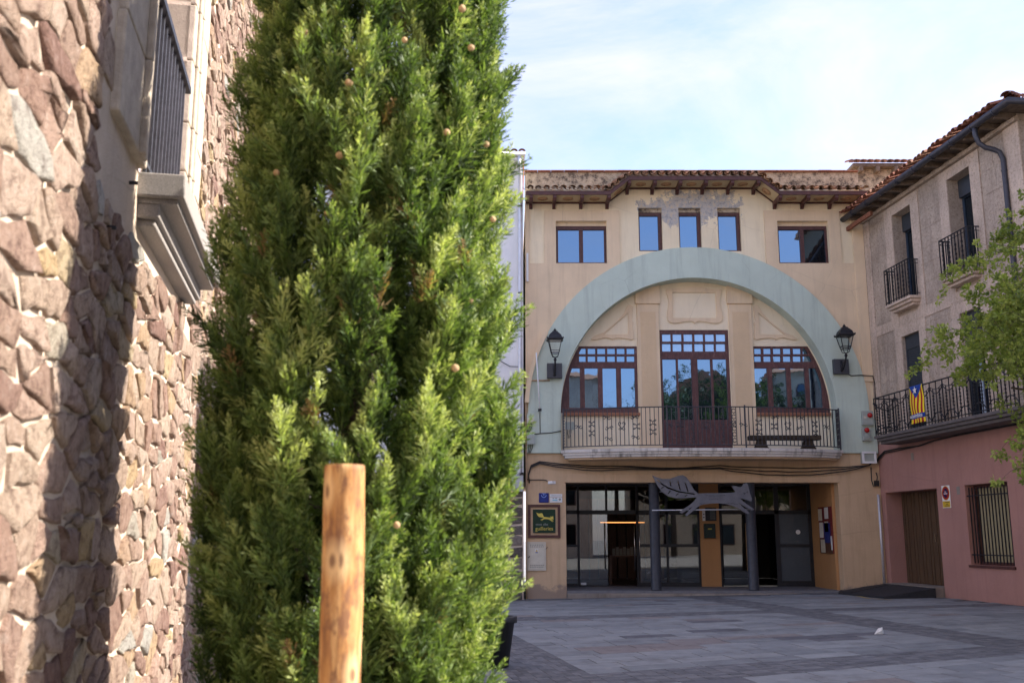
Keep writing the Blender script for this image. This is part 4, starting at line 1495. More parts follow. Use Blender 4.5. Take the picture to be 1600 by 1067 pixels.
MB().box(-0.10, 0.04, -0.023, -0.0195, 0.05, 0.085).build('blue_bar', simple('pale_cyan_print', (0.2, 0.5, 0.62), 0.4, 0.05, 10, 0.0), e)
m = MB()
m.tube([(0.11, -0.023, 0.09), (0.11, -0.0195, 0.09)], 0.033, 14)
m.box(-0.1, -0.05, -0.023, -0.0195, 0.11, 0.13)
m.box(-0.03, 0.03, -0.023, -0.0195, 0.11, 0.13)
m.build('round_mark', GREYT, e)

e, w, h = wall_thing('meter_cabinet', 824, 853, 846.5, 891)
tag(e, 'beige metal meter cabinet with a warning triangle, low on the left pier', 'cabinet')
m = MB()
m.plate([rect(-w / 2, w / 2, 0, h), rect(-w / 2 + 0.03, w / 2 - 0.03, 0.03, h - 0.03)], -0.03, 0.0)
m.build('frame', CREAMP, e)
dr = MB().box(-w / 2 + 0.035, w / 2 - 0.035, -0.022, 0.0, 0.035, h - 0.035).build('door', CREAMP, e)
m = MB()
for row, z in enumerate((h - 0.09, h - 0.14, 0.09, 0.14)):
    for k in range(8):
        m.box(-0.19 + k * 0.05 + 0.012 * (row % 2), -0.165 + k * 0.05 + 0.012 * (row % 2), -0.025, -0.0215, z, z + 0.018)
m.build('vent_slots', CHAR, dr)
MB().box(-0.045, 0.045, -0.025, -0.0215, h * 0.6, h * 0.6 + 0.13).build('warning_label', PAPER, dr)
m = MB()
m.plate([[(-0.035, h * 0.6 + 0.05), (0.035, h * 0.6 + 0.05), (0, h * 0.6 + 0.115)]], -0.028, -0.0255)
m.build('warning_triangle', YELLOW, dr)
MB().box(-0.035, 0.035, -0.028, -0.0255, h * 0.6 + 0.01, h * 0.6 + 0.035).build('warning_strip', BLUEP, dr)
m = MB()
m.tube([(-w / 2 + 0.06, -0.022, h * 0.5), (-w / 2 + 0.06, -0.06, h * 0.5), (-w / 2 + 0.03, -0.06, h * 0.44)], 0.012, 6)
m.build('latch', IRON, dr)
m = MB()
m.tube([(w / 2 - 0.02, -0.025, h * 0.74), (w / 2 + 0.05, -0.03, h * 0.82)], 0.006, 5)
m.build('padlock_pin', IRON, dr)

# ---- things on the right: red alarms, siren box
for (a, b, c, d, label, kind) in ((1345.5, 1363, 642.5, 664, 'grey alarm box with a red lamp, the upper of two by the right balcony', 0), (1346, 1360, 668, 689, 'small grey siren with a red lamp and round grille, lower of the two', 1)):
    e, w, h = wall_thing('alarm_box', a, b, c, d, 28.884)
    tag(e, label, 'alarm', 'alarm boxes with red lamps')
    MB().box(-w / 2, w / 2, -0.1, 0, 0, h).build('housing', GREYP, e, bevel=0.012)
    m = MB()
    m.lathe([(0.075, 0), (0.075, 0.03), (0.06, 0.065), (0.03, 0.085)], (0, 0, 0), 14)
    o = m.build('red_lamp', REDP, e, True)
    o.location = (0.06 if kind == 0 else 0, -0.1, h * (0.68 if kind == 0 else 0.78))
    o.rotation_euler = (R(90), 0, 0)
    if kind == 0:
        MB().box(-0.12, -0.04, -0.104, -0.099, h * 0.45, h * 0.62).build('label_plate', CREAMP, e)
        MB().box(-w / 2 - 0.006, w / 2 + 0.006, -0.106, 0, -0.012, -0.001).build('lip', GREYP, e)
    else:
        m = MB()
        m.lathe([(0.09, 0), (0.09, 0.02), (0.07, 0.025)], (0, 0, 0), 16)
        o = m.build('grille', GREYP, e, True)
        o.location = (0, -0.1, h * 0.3)
        o.rotation_euler = (R(90), 0, 0)
e, w, h = wall_thing('siren_box', 1344.5, 1365.5, 706.5, 724, 28.955)
tag(e, 'square white siren box with recessed face beside the cables', 'siren')
MB().box(-w / 2, w / 2, -0.16, 0, 0, h).build('housing', GREYP, e)
m = MB()
m.plate([rect(-w / 2 - 0.01, w / 2 + 0.01, -0.01, h + 0.01), rect(-w / 2 + 0.05, w / 2 - 0.05, 0.05, h - 0.05)], -0.2, -0.16)
m.build('bezel', WHITEP, e)
# ---- left: junction boxes, camera, mast, pipes
for (a, b, c, d, Y, mat, label) in ((823.5, 834, 654, 661.5, 28.884, CREAMP, 'small cream junction box high on the left edge, above the grey one'),
                                 (824, 835.5, 680, 694, 28.884, GREYP, 'grey-green junction box with wires below, left edge of the arch'),
                                 (883, 897.5, 660, 671.5, 29.0, GREYP, 'grey-green box behind the left end of the balcony railing')):
    e, w, h = wall_thing('junction_box', a, b, c, d, Y)
    tag(e, label, 'junction box', 'junction boxes on the facade')
    MB().box(-w / 2, w / 2, -0.1, 0.0, 0, h).build('housing', mat, e, bevel=0.012)
    MB().box(-w / 2 - 0.008, w / 2 + 0.008, -0.115, -0.1, -0.008, h + 0.008).build('lid', mat, e, bevel=0.006)
    m = MB()
    for k in range(3):
        m.tube([(-0.06 + k * 0.05, -0.04, 0.0), (-0.07 + k * 0.05, -0.04, -0.12), (-0.09 + k * 0.03, -0.03, -0.25)], 0.01, 5)
    m.build('wires', CABLE, e)
x, z = P(855, 754, 28.6)
e = empty('security_camera', (x, 28.9, z))
tag(e, 'tiny white security camera on an arm above the blue plaque', 'camera')
o = MB().box(-0.07, 0.07, -0.34, -0.14, -0.03, 0.05).build('housing', WHITEP, e, bevel=0.01)
o.rotation_euler = (0, 0, 0.6)
MB().tube([(-0.62, 0.04, 0.12), (-0.5, 0.03, 0.1), (-0.1, 0.03, 0.1), (0, 0.02, 0.08), (0, -0.2, 0.05)], 0.014, 6).build('arm', CABLE, e)
a_, b_ = P(838, 551, 28.7), P(843.5, 640, 28.7)
e = empty('antenna_mast', (b_[0], 28.7, b_[1]))
tag(e, 'thin white rod mast standing off the wall beside the left lantern', 'antenna')
MB().tube([(0, 0, 0), (a_[0] - b_[0], 0.0, a_[1] - b_[1])], 0.02, 8).build('rod', WHITEP, e, True)
m = MB()
m.tube([(0, 0, 0.02), (-0.02, 0.1, 0.0), (-0.04, 0.19, -0.02)], 0.014, 6)
m.tube([(-0.012, 0, 0.5), (-0.03, 0.19, 0.5)], 0.012, 6)
m.box(-0.05, 0.05, -0.04, 0.04, -0.04, 0.03)
m.build('bracket', IRON, e)
x, _ = P(822.5, 780, 28.9)
m = MB()
m.tube([(x, 28.88, gz(0.4)), (x, 28.88, 3.4), (x - 0.02, 28.86, 5.6), (x + 0.05, 28.86, 5.95), (x + 0.2, 28.86, 6.02), (x + 0.7, 28.86, 6.02)], 0.022, 8)
o = m.build('conduit_pipe', TANPIPE, None, True)
tag(o, 'tan conduit pipe running up the left edge of the theatre front', 'pipe')
x0, z0 = P(1372.5, 775, 28.9)
x1, z1 = P(1381, 913, 28.9)
m = MB()
m.tube([(x0, 28.9, z1), (x0, 28.9, z0 + 0.05)], 0.035, 10)
o = m.build('steel_pipe', ZINC, None, True)
tag(o, 'shiny steel cable guard pipe at the right corner of the theatre', 'pipe')
x_, z_ = P(824, 383.5, 28.9)
m = MB()
m.box(x_ - 0.03, x_ + 0.03, 28.86, 28.94, P(824, 440, 28.9)[1], P(824, 396, 28.9)[1])
o = m.build('cable_cover', WHITEP)
tag(o, 'short peeling white cable cover high on the left edge', 'cable cover')
# ---- cables
def sag(a, b, drop, n=16, wob=0.0, r_=None):
    out = []
    for i in range(n + 1):
        k = i / n
        p = Vector(a).lerp(Vector(b), k)
        p.z -= drop * 4 * k * (1 - k)
        if r_:
            p.z += r_.uniform(-wob, wob)
        out.append(p)
    return out
rc = random.Random(4)
zc0 = P(800, 722, 28.93)[1]
cl = [(0.5, 28.92, 3.1), (0.47, 28.9, 3.3), (0.55, 28.9, 3.55), (0.8, 28.9, 3.66)]
labels = ['uppermost of three black cables strung under the balcony', 'middle one of three black cables strung under the balcony', 'lowest and slackest of three black cables under the balcony']
for k in range(3):
    pts = [Vector(p) + Vector((0, 0, -0.03 * k)) for p in cl]
    a = (1.2, 28.9 - 0.02 * k, 3.62 - 0.05 * k)
    mid1 = (3.4, 28.9 - 0.02 * k, 3.52 - 0.04 * k)
    mid2 = (6.0, 28.9 - 0.02 * k, 3.54 - 0.05 * k)
    b = (9.9, 28.88 - 0.02 * k, 3.52 - 0.04 * k)
    pts += sag(a, mid1, 0.03 + 0.02 * k, 8, 0.012, rc) + sag(mid1, mid2, 0.05 - 0.02 * k, 8, 0.012, rc)[1:] + sag(mid2, b, 0.06 + 0.06 * k, 12, 0.012, rc)[1:]
    pts += [Vector((10.3, 28.86, 3.55)), Vector((10.5, 28.8, 3.7 + 0.05 * k))]
    o = MB().tube(pts, 0.017, 6).build('cable', CABLE, None, True)
    tag(o, labels[k], 'cable', 'cables under the balcony')
m = MB()
p_ = [P(1324, 583, 28.86), P(1330, 587, 28.86), P(1345, 586, 28.86), P(1364, 587.5, 28.86), P(1367, 600, 28.86), P(1368.5, 640, 28.86)]
m.tube([(x, 28.86, z) for x, z in p_], 0.015, 6)
o = m.build('cable', CABLE, None, True)
tag(o, 'thin dark cable leading right from the right lantern plate', 'cable')
m = MB()
p_ = [P(835, 678, 28.86), P(845, 677, 28.86), P(862, 676, 28.86), P(877, 673, 28.86)]
m.tube([(x, 28.87, z) for x, z in p_], 0.014, 6)
m.tube([(P(843.5, 640, 28.87)[0], 28.87, P(843.5, 640, 28.87)[1]), (P(844, 677, 28.87)[0], 28.87, P(844, 677, 28.87)[1])], 0.01, 5)
o = m.build('cable', CABLE, None, True)
tag(o, 'thin dark cable across the left leg of the green arch', 'cable')
m = MB()
p_ = [P(1361, 730, 28.9), P(1362, 750, 28.9), P(1365, 760, 28.9), P(1369, 758, 28.9), P(1371, 745, 28.9), P(1369, 738, 28.9)]
m.tube([(x, 28.9, z) for x, z in p_], 0.015, 6)
x_, z_ = P(1370, 754, 28.9)
m.box(x_ - 0.06, x_ + 0.06, 28.87, 28.955, z_ - 0.1, z_ + 0.06)
o = m.build('cable', CABLE, None)
tag(o, 'looped dark cable hanging below the siren box', 'cable')

# ---- on the balcony: low dark bench
x0, z0 = P(1170, 683, 28.4)
x1, _ = P(1282, 683, 28.4)
e = empty('bench', ((x0 + x1) / 2, 28.45, 3.96))
tag(e, 'low dark wooden bench on the balcony behind the railing', 'bench')
hw = (x1 - x0) / 2
MB().box(-hw, hw, -0.16, 0.16, 0.27, 0.40).build('seat', BENCHW, e, bevel=0.02)
for sx in (-1, 1):
    MB().box(sx * (hw - 0.35) - 0.2, sx * (hw - 0.35) + 0.2, -0.12, 0.12, 0.0, 0.06).build('foot', BENCHW, e, bevel=0.01)
    m = MB()
    m.plate([[(-0.18, 0.06), (0.18, 0.06), (0.10, 0.27), (-0.10, 0.27)]], -0.1, 0.1)
    m.build('leg', BENCHW, e).location = (sx * (hw - 0.35), 0, 0)
# ---- porch: mailbox, notice, pin board
e, w, h = wall_thing('mailbox', 1099.5, 1117, 818, 840.5, YG - 0.082)
tag(e, 'dark green letterbox on the orange pier under the fox', 'mailbox')
MB().box(-w / 2, w / 2, -0.12, 0, 0, h).build('body', MAILG, e, bevel=0.012)
MB().box(-w / 2 + 0.04, w / 2 - 0.04, -0.126, -0.121, h * 0.74, h * 0.82).build('slot', CHAR, e)
MB().box(-0.06, 0.06, -0.126, -0.121, h * 0.6, h * 0.68).build('name_plate', GOLD, e)
e, w, h = wall_thing('notice_board', 1102, 1119, 793, 813.5, YG - 0.082)
tag(e, 'dark framed notice board above the green letterbox', 'notice')
MB().box(-w / 2, w / 2, -0.03, 0, 0, h).build('frame', CHAR, e)
m = MB()
for k in range(5):
    m.box(-0.03, w / 2 - 0.03, -0.034, -0.0305, 0.06 + k * 0.06, 0.075 + k * 0.06)
m.build('print', GREYT, e)
e, w, h = wall_thing('notice_strip', 1097.5, 1101.8, 798, 813.5, YG - 0.082)
tag(e, 'narrow white notice left of the dark notice board', 'notice')
MB().box(-w / 2, w / 2, -0.01, 0, 0, h).build('sheet', PAPER, e)
m = MB()
m.box(-0.02, 0.02, -0.013, -0.0105, h * 0.3, h * 0.42)
m.box(-0.02, 0.02, -0.013, -0.0105, h * 0.6, h * 0.72)
m.build('print', CHAR, e)
e = empty('pin_board', (9.315, 30.0, 1.05))
tag(e, 'red pin board covered with papers on the porch side wall', 'pin board')
MB().box(-0.03, 0.0, -0.6, 0.62, 0, 1.35).build('board', REDC, e)
MB().box(-0.034, -0.031, -0.6, 0.62, 0, 0.42).build('board_cloth', WOODIN, e)
for (y0, y1, z0, z1, mt) in ((0.25, 0.6, 0.95, 1.3, CREAMP), (-0.35, 0.0, 1.0, 1.33, PAPER), (-0.3, 0.05, 0.62, 0.92, CREAMP), (0.2, 0.55, 0.45, 0.9, PAPER), (-0.45, 0.12, 0.3, 0.88, BLUEP), (0.1, 0.5, 0.02, 0.4, CREAMP), (-0.58, -0.46, 0.1, 0.5, PAPER)):
    MB().box(-0.042, -0.036, y0, y1, z0, z1).build('paper_sheet', mt, e)
# litter and yellow line
x, y = 6.3, 17.5
m = MB()
pr_ = [(0, 0, 0.0), (0.16, 0.02, 0.0), (0.2, 0.1, 0.02), (0.05, 0.12, 0.0), (0.09, 0.05, 0.09), (0.17, 0.07, 0.11), (0.13, 0.0, 0.06)]
m.add(pr_, [(0, 6, 4), (6, 1, 5), (6, 5, 4), (1, 2, 5), (2, 3, 4), (2, 4, 5), (3, 0, 4), (0, 1, 6), (0, 3, 2, 1)])
o = m.build('litter', PAPER)
g_ = None
def gpt(px, py):
    v = 533.5 - py
    fw = FPX * math.cos(PITCH) - v * math.sin(PITCH)
    up = FPX * math.sin(PITCH) + v * math.cos(PITCH)
    t = (-0.2 - EYE) / (up - 0.02 * (px - 800))
    return ((px - 800) * t, fw * t)
x, y = gpt(1366, 991)
o.location = (x, y, gz(x) + 0.004)
tag(o, 'crumpled scrap of white paper lying on the paving', 'litter')
a_, b_, c_ = gpt(1336, 930), gpt(1358, 935), gpt(1394, 937)
m = MB()
for (p, q) in ((a_, b_), (b_, c_)):
    d = Vector((q[0] - p[0], q[1] - p[1])).normalized()
    n = Vector((-d.y, d.x)) * 0.05
    v = [(p[0] - n.x, p[1] - n.y, gz(p[0]) + 0.006), (q[0] - n.x, q[1] - n.y, gz(q[0]) + 0.006), (q[0] + n.x, q[1] + n.y, gz(q[0]) + 0.006), (p[0] + n.x, p[1] + n.y, gz(p[0]) + 0.006)]
    m.add(v, [(0, 1, 2, 3)])
o = m.build('yellow_line', YLINE)
o['kind'] = 'structure'

# ================================================================ WHITE HOUSE ON THE LEFT
WH = empty('white_house', (-3, 28.9, -0.25))
tag(WH, 'white rendered house left of the theatre, half hidden by the cypress', 'building')
def wh(o):
    o.parent = WH
    o.matrix_parent_inverse = Matrix.Translation((3, -28.9, 0.25))
    return o
ZB = P(800, 738, 28.8)[1]
wh(box('wall', -8, 0.335, 28.8, 40, ZB, 12.75, WHITEW))
wh(box('base_wall', -8, 0.33, 28.86, 40, -0.5, ZB, MORTAR))
wh(box('base_ledge', -8, 0.33, 28.74, 28.86, ZB - 0.05, ZB - 0.001, CHAR))
rs3 = random.Random(9)
z = -0.25
while z < ZB - 0.3:
    hh = rs3.uniform(0.2, 0.34)
    x = 0.31
    while x > -1.6:
        ww = rs3.uniform(0.25, 0.5)
        m = MB()
        m.cur = rs3.random()
        j = lambda: rs3.uniform(-0.03, 0.03)
        lp = [(x - ww + 0.03 + j(), z + 0.03 + j()), (x - 0.02 + j() * 0.3, z + 0.03 + j()), (x - 0.02 + j() * 0.3, z + hh - 0.02 + j()), (x - ww / 2 + j(), z + hh + j()), (x - ww + 0.03 + j(), z + hh - 0.03 + j())]
        m.plate([lp], 28.83 + rs3.uniform(-0.02, 0.015), 28.9)
        wh(m.build('stone', DSTONE, None, rnd_attr=True, bevel=0.02))
        x -= ww
    z += hh
wh(box('eaves_soffit', -8, 0.36, 28.35, 28.82, 12.66, 12.75, WHITEW))
m = MB()
m.tube([(-8, 28.3, 12.82), (0.40, 28.3, 12.82)], 0.075, 10)
wh(m.build('gutter', ZINC, None, True))
xp = P(812.5, 500, 28.72)[0]
m = MB()
m.tube([(xp - 0.02, 28.3, 12.75), (xp - 0.02, 28.32, 12.55), (xp, 28.5, 12.2), (xp, 28.7, 11.8), (xp, 28.72, 11.4), (xp, 28.72, 7), (xp, 28.72, P(812, 735, 28.72)[1] - 0.02), (xp - 0.1, 28.75, P(812, 742, 28.72)[1] - 0.02)], 0.055, 10)
dp = wh(m.build('downpipe', ZINC, None, True))
m = MB()
for z in (4.6, 6.0, 8.6, 11.3):
    m.tube([(xp, 28.72, z), (xp, 28.72, z + 0.04)], 0.065, 10)
m.build('pipe_clamp', IRON2, dp)
for i in range(10):
    o = obj('tile', TILE_RED[i % 5], None)
    o.location = (0.3 - i * 0.235, 28.25, 12.88)
    wh(o)
wh(box('roof_slope', -8, 0.38, 28.4, 40, 12.76, 12.86, ROOFM))
e, w, h = wall_thing('meter_box', 799.5, 817.5, 743, 768, 28.82)
tag(e, 'pale grey metal box on the dark rubble beside the theatre', 'meter box')
MB().box(-w / 2, w / 2, -0.14, 0, 0, h).build('housing', simple('pale_grey_metal', (0.45, 0.46, 0.48), 0.5, 0.1), e, bevel=0.01)
MB().box(-w / 2 - 0.01, w / 2 + 0.01, -0.16, -0.14, h * 0.2, h * 0.235).build('door_seam', GREYP, e)
m = MB()
m.tube([(P(797, 572, 28.7)[0] - 0.6, 28.75, P(797, 570, 28.7)[1] + 0.3), (P(797, 572, 28.7)[0], 28.75, P(797, 572, 28.7)[1]), (xp, 28.7, P(810, 573, 28.7)[1])], 0.012, 5)
o = m.build('cable', CABLE)
tag(o, 'thin cable crossing the white house wall to its downpipe', 'cable')

# ================================================================ SMALL TILED ROOF BEHIND ON THE RIGHT
RR = empty('rooftop_shed', (11.6, 31.2, 12.72))
tag(RR, 'weathered rooftop shed with red tiles behind the theatre parapet', 'building')
x0, _ = P(1347, 270, 31)
MB().box(-0.25, 4.0, 0.0, 3.0, -1.2, 0.72).build('wall', PARAPET, RR)
MB().box(-0.4, 4.0, -0.25, 3.0, 0.73, 0.84).build('roof_boards', OLDWOOD, RR)
for i in range(14):
    o = obj('tile', TILE_RED[i % 5], None, RR)
    o.location = (-0.33 + i * 0.22, -0.4, 0.83)
    o2 = obj('tile', TILE_RED[(i + 2) % 5], None, RR)
    o2.location = (-0.33 + i * 0.22, 0.02, 0.99)
for x in (11.45, 12.0, 12.6):
    MB().box(x - 11.6 - 0.06, x - 11.6 + 0.06, -0.3, 0.1, 0.56, 0.725).build('rafter', OLDWOOD, RR)

# ================================================================ HOUSE ON THE RIGHT (local: x toward the camera along the wall, -y outward)
AR = R(6.5)
RH = empty('right_house', (10.65, 29.0, 0.0), -(R(90) - AR))
tag(RH, 'old grey-brown rendered house with pink ground floor on the right', 'building')
UE = 7.75          # near corner
WN = [(1.8, 2.85), (4.72, 5.75)]
def build_right():
    m = MB()
    holes = []
    for (a, b) in WN:
        holes.append(rect(a, b, 7.85, 10.5))
        holes.append(rect(a + 0.05, b - 0.05, 4.27, 6.97))
    m.plate([rect(-0.3, UE, 4.15, 11.0)] + holes, 0.0, 0.55)
    m.build('wall', GREYW, RH)
    m = MB()
    m.plate([[(-0.02, -0.3), (0.29, -0.3), (0.29, 2.75), (3.05, 2.75), (3.05, -0.3), (UE + 0.02, -0.3), (UE + 0.02, 4.15), (-0.02, 4.15)], rect(4.35, 6.1, 0.86, 2.76)], -0.035, 0.55)
    m.build('pink_ground_floor_wall', PINK, RH, bevel=0.01)
    # side wall facing the camera and hidden volume
    MB().box(-0.3, UE, 0.56, 9, -0.3, 10.99).build('house_body', GREYW, RH)
    # pale bands round the windows, between them and at the corners
    for (a, b) in WN:
        m = MB()
        m.plate([rect(a - 0.42, b + 0.42, 7.3, 10.78), rect(a, b, 7.301, 10.5)], -0.03, 0.003)
        m.build('window_surround', GREYL, RH, bevel=0.01)
        m = MB()
        m.plate([rect(a - 0.3, b + 0.3, 4.27, 7.25), rect(a + 0.05, b - 0.05, 4.271, 6.97)], -0.03, 0.003)
        m.build('window_surround', GREYL, RH, bevel=0.01)
    for (a, b) in ((-0.02, 0.42), (UE - 0.55, UE + 0.02)):
        m = MB()
        m.box(a, b, -0.032, 0.003, 4.27, 10.95)
        m.build('corner_band', GREYL, RH, bevel=0.01)
    m = MB()
    m.box(0.42, UE - 0.55, -0.022, 0.003, 7.05 + 0.2, 7.55)
    m.build('string_course', GREYL, RH, bevel=0.01)
    # block work: big render blocks a finger proud of the joints
    rb = random.Random(21)
    for (a, b) in ((0.45, 1.36), (3.29, 4.28), (6.19, 7.17)):
        for (z0, z1) in ((7.57, 10.9), (4.45, 7.23)):
            z = z0
            while z < z1 - 0.1:
                hh = min(rb.uniform(0.42, 0.6), z1 - z)
                cut = rb.uniform(0.35, 0.65) * (b - a) + a
                for (p, q) in ((a, cut), (cut, b)):
                    MB().box(p + 0.004, q - 0.004, -0.006 - rb.uniform(0, 0.004), 0.002, z + 0.004, z + hh - 0.004).build('render_block', GREYW, RH, bevel=0.004)
                z += hh
    # windows
    for k, (a, b) in enumerate(WN):
        w = MB()
        w.plate([rect(a, b, 7.86, 10.5), rect(a + 0.07, (a + b) / 2 - 0.04, 7.95, 10.0), rect((a + b) / 2 + 0.04, b - 0.07, 7.95, 10.0)], 0.36, 0.42)
        w = w.build('window', BLUEDOOR, RH)
        for (p, q) in ((a + 0.06, (a + b) / 2 - 0.03), ((a + b) / 2 + 0.03, b - 0.06)):
            MB().box(p, q, 0.385, 0.395, 7.94, 10.01).build('pane', GLASSD, w)
        MB().box(a + 0.003, b - 0.003, 0.28, 0.357, 10.02, 10.49).build('shutter_box', SHUT, w)
    for k, (a, b) in enumerate(WN):
        w = MB()
        zb = 4.28 if k == 0 else 5.7
        w.plate([rect(a + 0.052, b - 0.052, 4.275, 6.965), rect(a + 0.12, b - 0.12, 4.35, 6.6)], 0.08, 0.14)
        w = w.build('window', SHUT, RH)
        m = MB()
        z = zb
        while z < 6.6:
            m.box(a + 0.11, b - 0.11, 0.095, 0.12, z, z + 0.042)
            z += 0.05
        m.build('roller_shutter', SHUT, w)
        MB().box(a + 0.11, b - 0.11, 0.121, 0.13, 4.34, 6.61).build('pane', GLASSD, w)
        if k == 1:
            MB().box(b - 0.5, b - 0.38, 0.06, 0.09, 4.3, 6.3).build('white_curtain', simple('pale_blue_cloth', (0.35, 0.42, 0.5), 0.9), w)
    # small balconies on the top floor
    for (a, b) in WN:
        B = empty('small_balcony', (0, 0, 0), 0, RH)
        x0, x1 = a - 0.1, b + 0.22
        m = MB()
        m.box(x0, x1, -0.36, 0.0, 7.80, 7.88)
        m.box(x0 + 0.05, x1 - 0.05, -0.30, 0.0, 7.72, 7.80)
        m.box(x0 + 0.1, x1 - 0.1, -0.22, 0.0, 7.64, 7.72)
        m.build('slab', GREYL, B, bevel=0.015)
        y = -0.33
        m = MB()
        m.tube([(x0 + 0.03, 0, 8.88), (x0 + 0.03, y, 8.88), (x1 - 0.03, y, 8.88), (x1 - 0.03, 0, 8.88)], 0.018, 5)
        m.build('handrail', IRON, B)
        m = MB()
        m.tube([(x0 + 0.03, 0, 8.78), (x0 + 0.03, y, 8.78), (x1 - 0.03, y, 8.78), (x1 - 0.03, 0, 8.78)], 0.01, 5)
        m.build('upper_rail', IRON, B)
        m = MB()
        m.tube([(x0 + 0.03, 0, 7.95), (x0 + 0.03, y, 7.95), (x1 - 0.03, y, 7.95), (x1 - 0.03, 0, 7.95)], 0.012, 5)
        m.build('bottom_rail', IRON, B)
        n = 9
        for i in range(n + 1):
            x = x0 + 0.03 + (x1 - x0 - 0.06) * i / n
            m = MB()
            m.box(x - 0.011, x + 0.011, y - 0.011, y + 0.011, 7.88, 8.88)
            if i % 2:
                for k in range(5):
                    m.box(x - 0.018, x + 0.018, y - 0.018, y + 0.018, 8.08 + k * 0.12, 8.13 + k * 0.12)
            m.build('railing_bar', IRON, B)
        for y_ in (-0.22, -0.11):
            for x in (x0 + 0.03, x1 - 0.03):
                MB().box(x - 0.011, x + 0.011, y_ - 0.011, y_ + 0.011, 7.88, 8.88).build('railing_bar', IRON, B)
    # long first floor balcony
    B = empty('long_balcony', (0, 0, 0), 0, RH)
    x0, x1 = 1.28, UE + 0.1
    SLB = simple('dark_moulded_stone', (0.115, 0.10, 0.095), 0.8, 0.25, 5)
    MB().box(x0, x1, -0.75, -0.036, 4.18, 4.26).build('slab', SLB, B, bevel=0.012)
    MB().box(x0 + 0.05, x1, -0.70, -0.036, 4.10, 4.179).build('slab_moulding', SLB, B, bevel=0.012)
    MB().box(x0 + 0.12, x1, -0.62, -0.036, 4.02, 4.099).build('slab_moulding', SLB, B, bevel=0.012)
    y = -0.7
    xa = x0 + 0.04
    path = [(xa, 0), (xa, y), (x1, y)]
    m = MB()
    m.tube([(p[0], p[1], 5.30) for p in path], 0.02, 6)
    m.build('handrail', IRON, B)
    m = MB()
    m.tube([(p[0], p[1], 4.33) for p in path], 0.014, 6)
    m.build('bottom_rail', IRON, B)
    n = 44
    bme2 = MB().box(-0.009, 0.009, -0.009, 0.009, 4.27, 5.12)
    bme2 = pymesh('railing_bar', bme2.v, bme2.f)
    bme2.materials.append(IRON)
    tw = MB().box(-0.009, 0.009, -0.009, 0.009, 4.27, 5.12)
    for k in range(7):
        tw.box(-0.017, 0.017, -0.017, 0.017, 4.42 + k * 0.085, 4.455 + k * 0.085)
    tw = pymesh('twisted_bar', tw.v, tw.f)
    tw.materials.append(IRON)
    tall = MB().box(-0.011, 0.011, -0.011, 0.011, 4.26, 5.30)
    tall = pymesh('railing_bar_tall', tall.v, tall.f)
    tall.materials.append(IRON)
    dxb = (x1 - xa) / n
    for i in range(n + 1):
        me = tall if i % 4 == 0 else (tw if i % 2 else bme2)
        o = obj('railing_bar', me, None, B)
        o.location = (xa + i * dxb, y, 0)
    for i in range(1, 5):
        o = obj('railing_bar', tall if i % 4 == 0 else (tw if i % 2 else bme2), None, B)
        o.location = (xa, y + i * 0.14, 0)
    m = MB()
    def swag(ax, ay, bx, by, z0, dp, r=0.014, up=False):
        pts = []
        for i in range(9):
            k = i / 8
            pts.append((ax + (bx - ax) * k, ay + (by - ay) * k, z0 - dp * 4 * k * (1 - k) * (-1 if up else 1)))
        m.tube(pts, r, 5, False)
    for i in range(0, n, 4):
        a, b = xa + i * dxb, xa + min(i + 4, n) * dxb
        swag(a, y, b, y, 5.16, 0.17)
        swag(a, y, b, y, 5.20, 0.10, 0.01)
        m.lathe([(0.012, 0), (0.03, 0.02), (0.03, 0.05), (0.012, 0.07)], (a, y, 5.13), 6)
        m.box((a + b) / 2 - 0.009, (a + b) / 2 + 0.009, y - 0.009, y + 0.009, 4.98, 5.3)
    m.build('railing_festoons', IRON, B)
    m = MB()
    for i in range(0, n, 4):
        swag(xa + i * dxb, y, xa + min(i + 4, n) * dxb, y, 4.33, 0.2, 0.014, True)
    m.build('railing_arches', IRON, B)
    m = MB()
    swag(xa, 0, xa, y, 5.16, 0.17)
    m.build('side_festoon', IRON, B)
    m = MB()
    swag(xa, 0, xa, y, 4.33, 0.2, 0.014, True)
    m.build('side_festoon', IRON, B)
    # eaves: gutter, rafters, tiles
    E_ = empty('eaves', (0, 0, 0), 0, RH)
    m = MB()
    m.tube([(-0.75, -0.58, 10.98), (UE + 0.62, -0.58, 11.0), (UE + 0.62, 0.4, 11.0), (UE + 0.62, 3, 11.0)], 0.085, 12)
    m.build('gutter', DKPIPE, E_, True)
    m = MB()
    for x in np.arange(-0.3, UE + 0.5, 0.9):
        m.tube([(x, -0.58, 10.98), (x + 0.03, -0.58, 10.98)], 0.098, 12)
    m.build('gutter_joint', DKPIPE, E_)
    MB().box(-0.7, UE + 0.55, -0.52, 0.5, 11.03, 11.08).build('eaves_boards', OLDWOOD, E_)
    rb = random.Random(5)
    i = 0
    x = -0.4
    while x < UE + 0.5:
        m = MB()
        m.plate([[(-0.06, 0), (0.06, 0), (0.06, 0.13), (-0.06, 0.13)]], -0.5, 0.1)
        o = m.build('rafter', OLDWOOD, E_, bevel=0.01)
        o.location = (x, 0.0, 10.895)
        o.rotation_euler = (0, 0, rb.uniform(-0.08, 0.08))
        x += 0.62
    MB().box(-0.3, UE + 0.05, -0.12, 0.003, 10.80, 10.893).build('cornice', GREYW, E_)
    for i in range(37):
        x = -0.72 + i * 0.235
        for row in range(2):
            o = obj('tile', rb.choice(TILE_RED), None, E_)
            o.location = (x + rb.uniform(-0.01, 0.01), -0.70 + row * 0.42 + rb.uniform(-0.03, 0.03), 11.12 + row * 0.13 + rb.uniform(-0.01, 0.012))
            o.rotation_euler = (0, 0, rb.uniform(-0.04, 0.04))
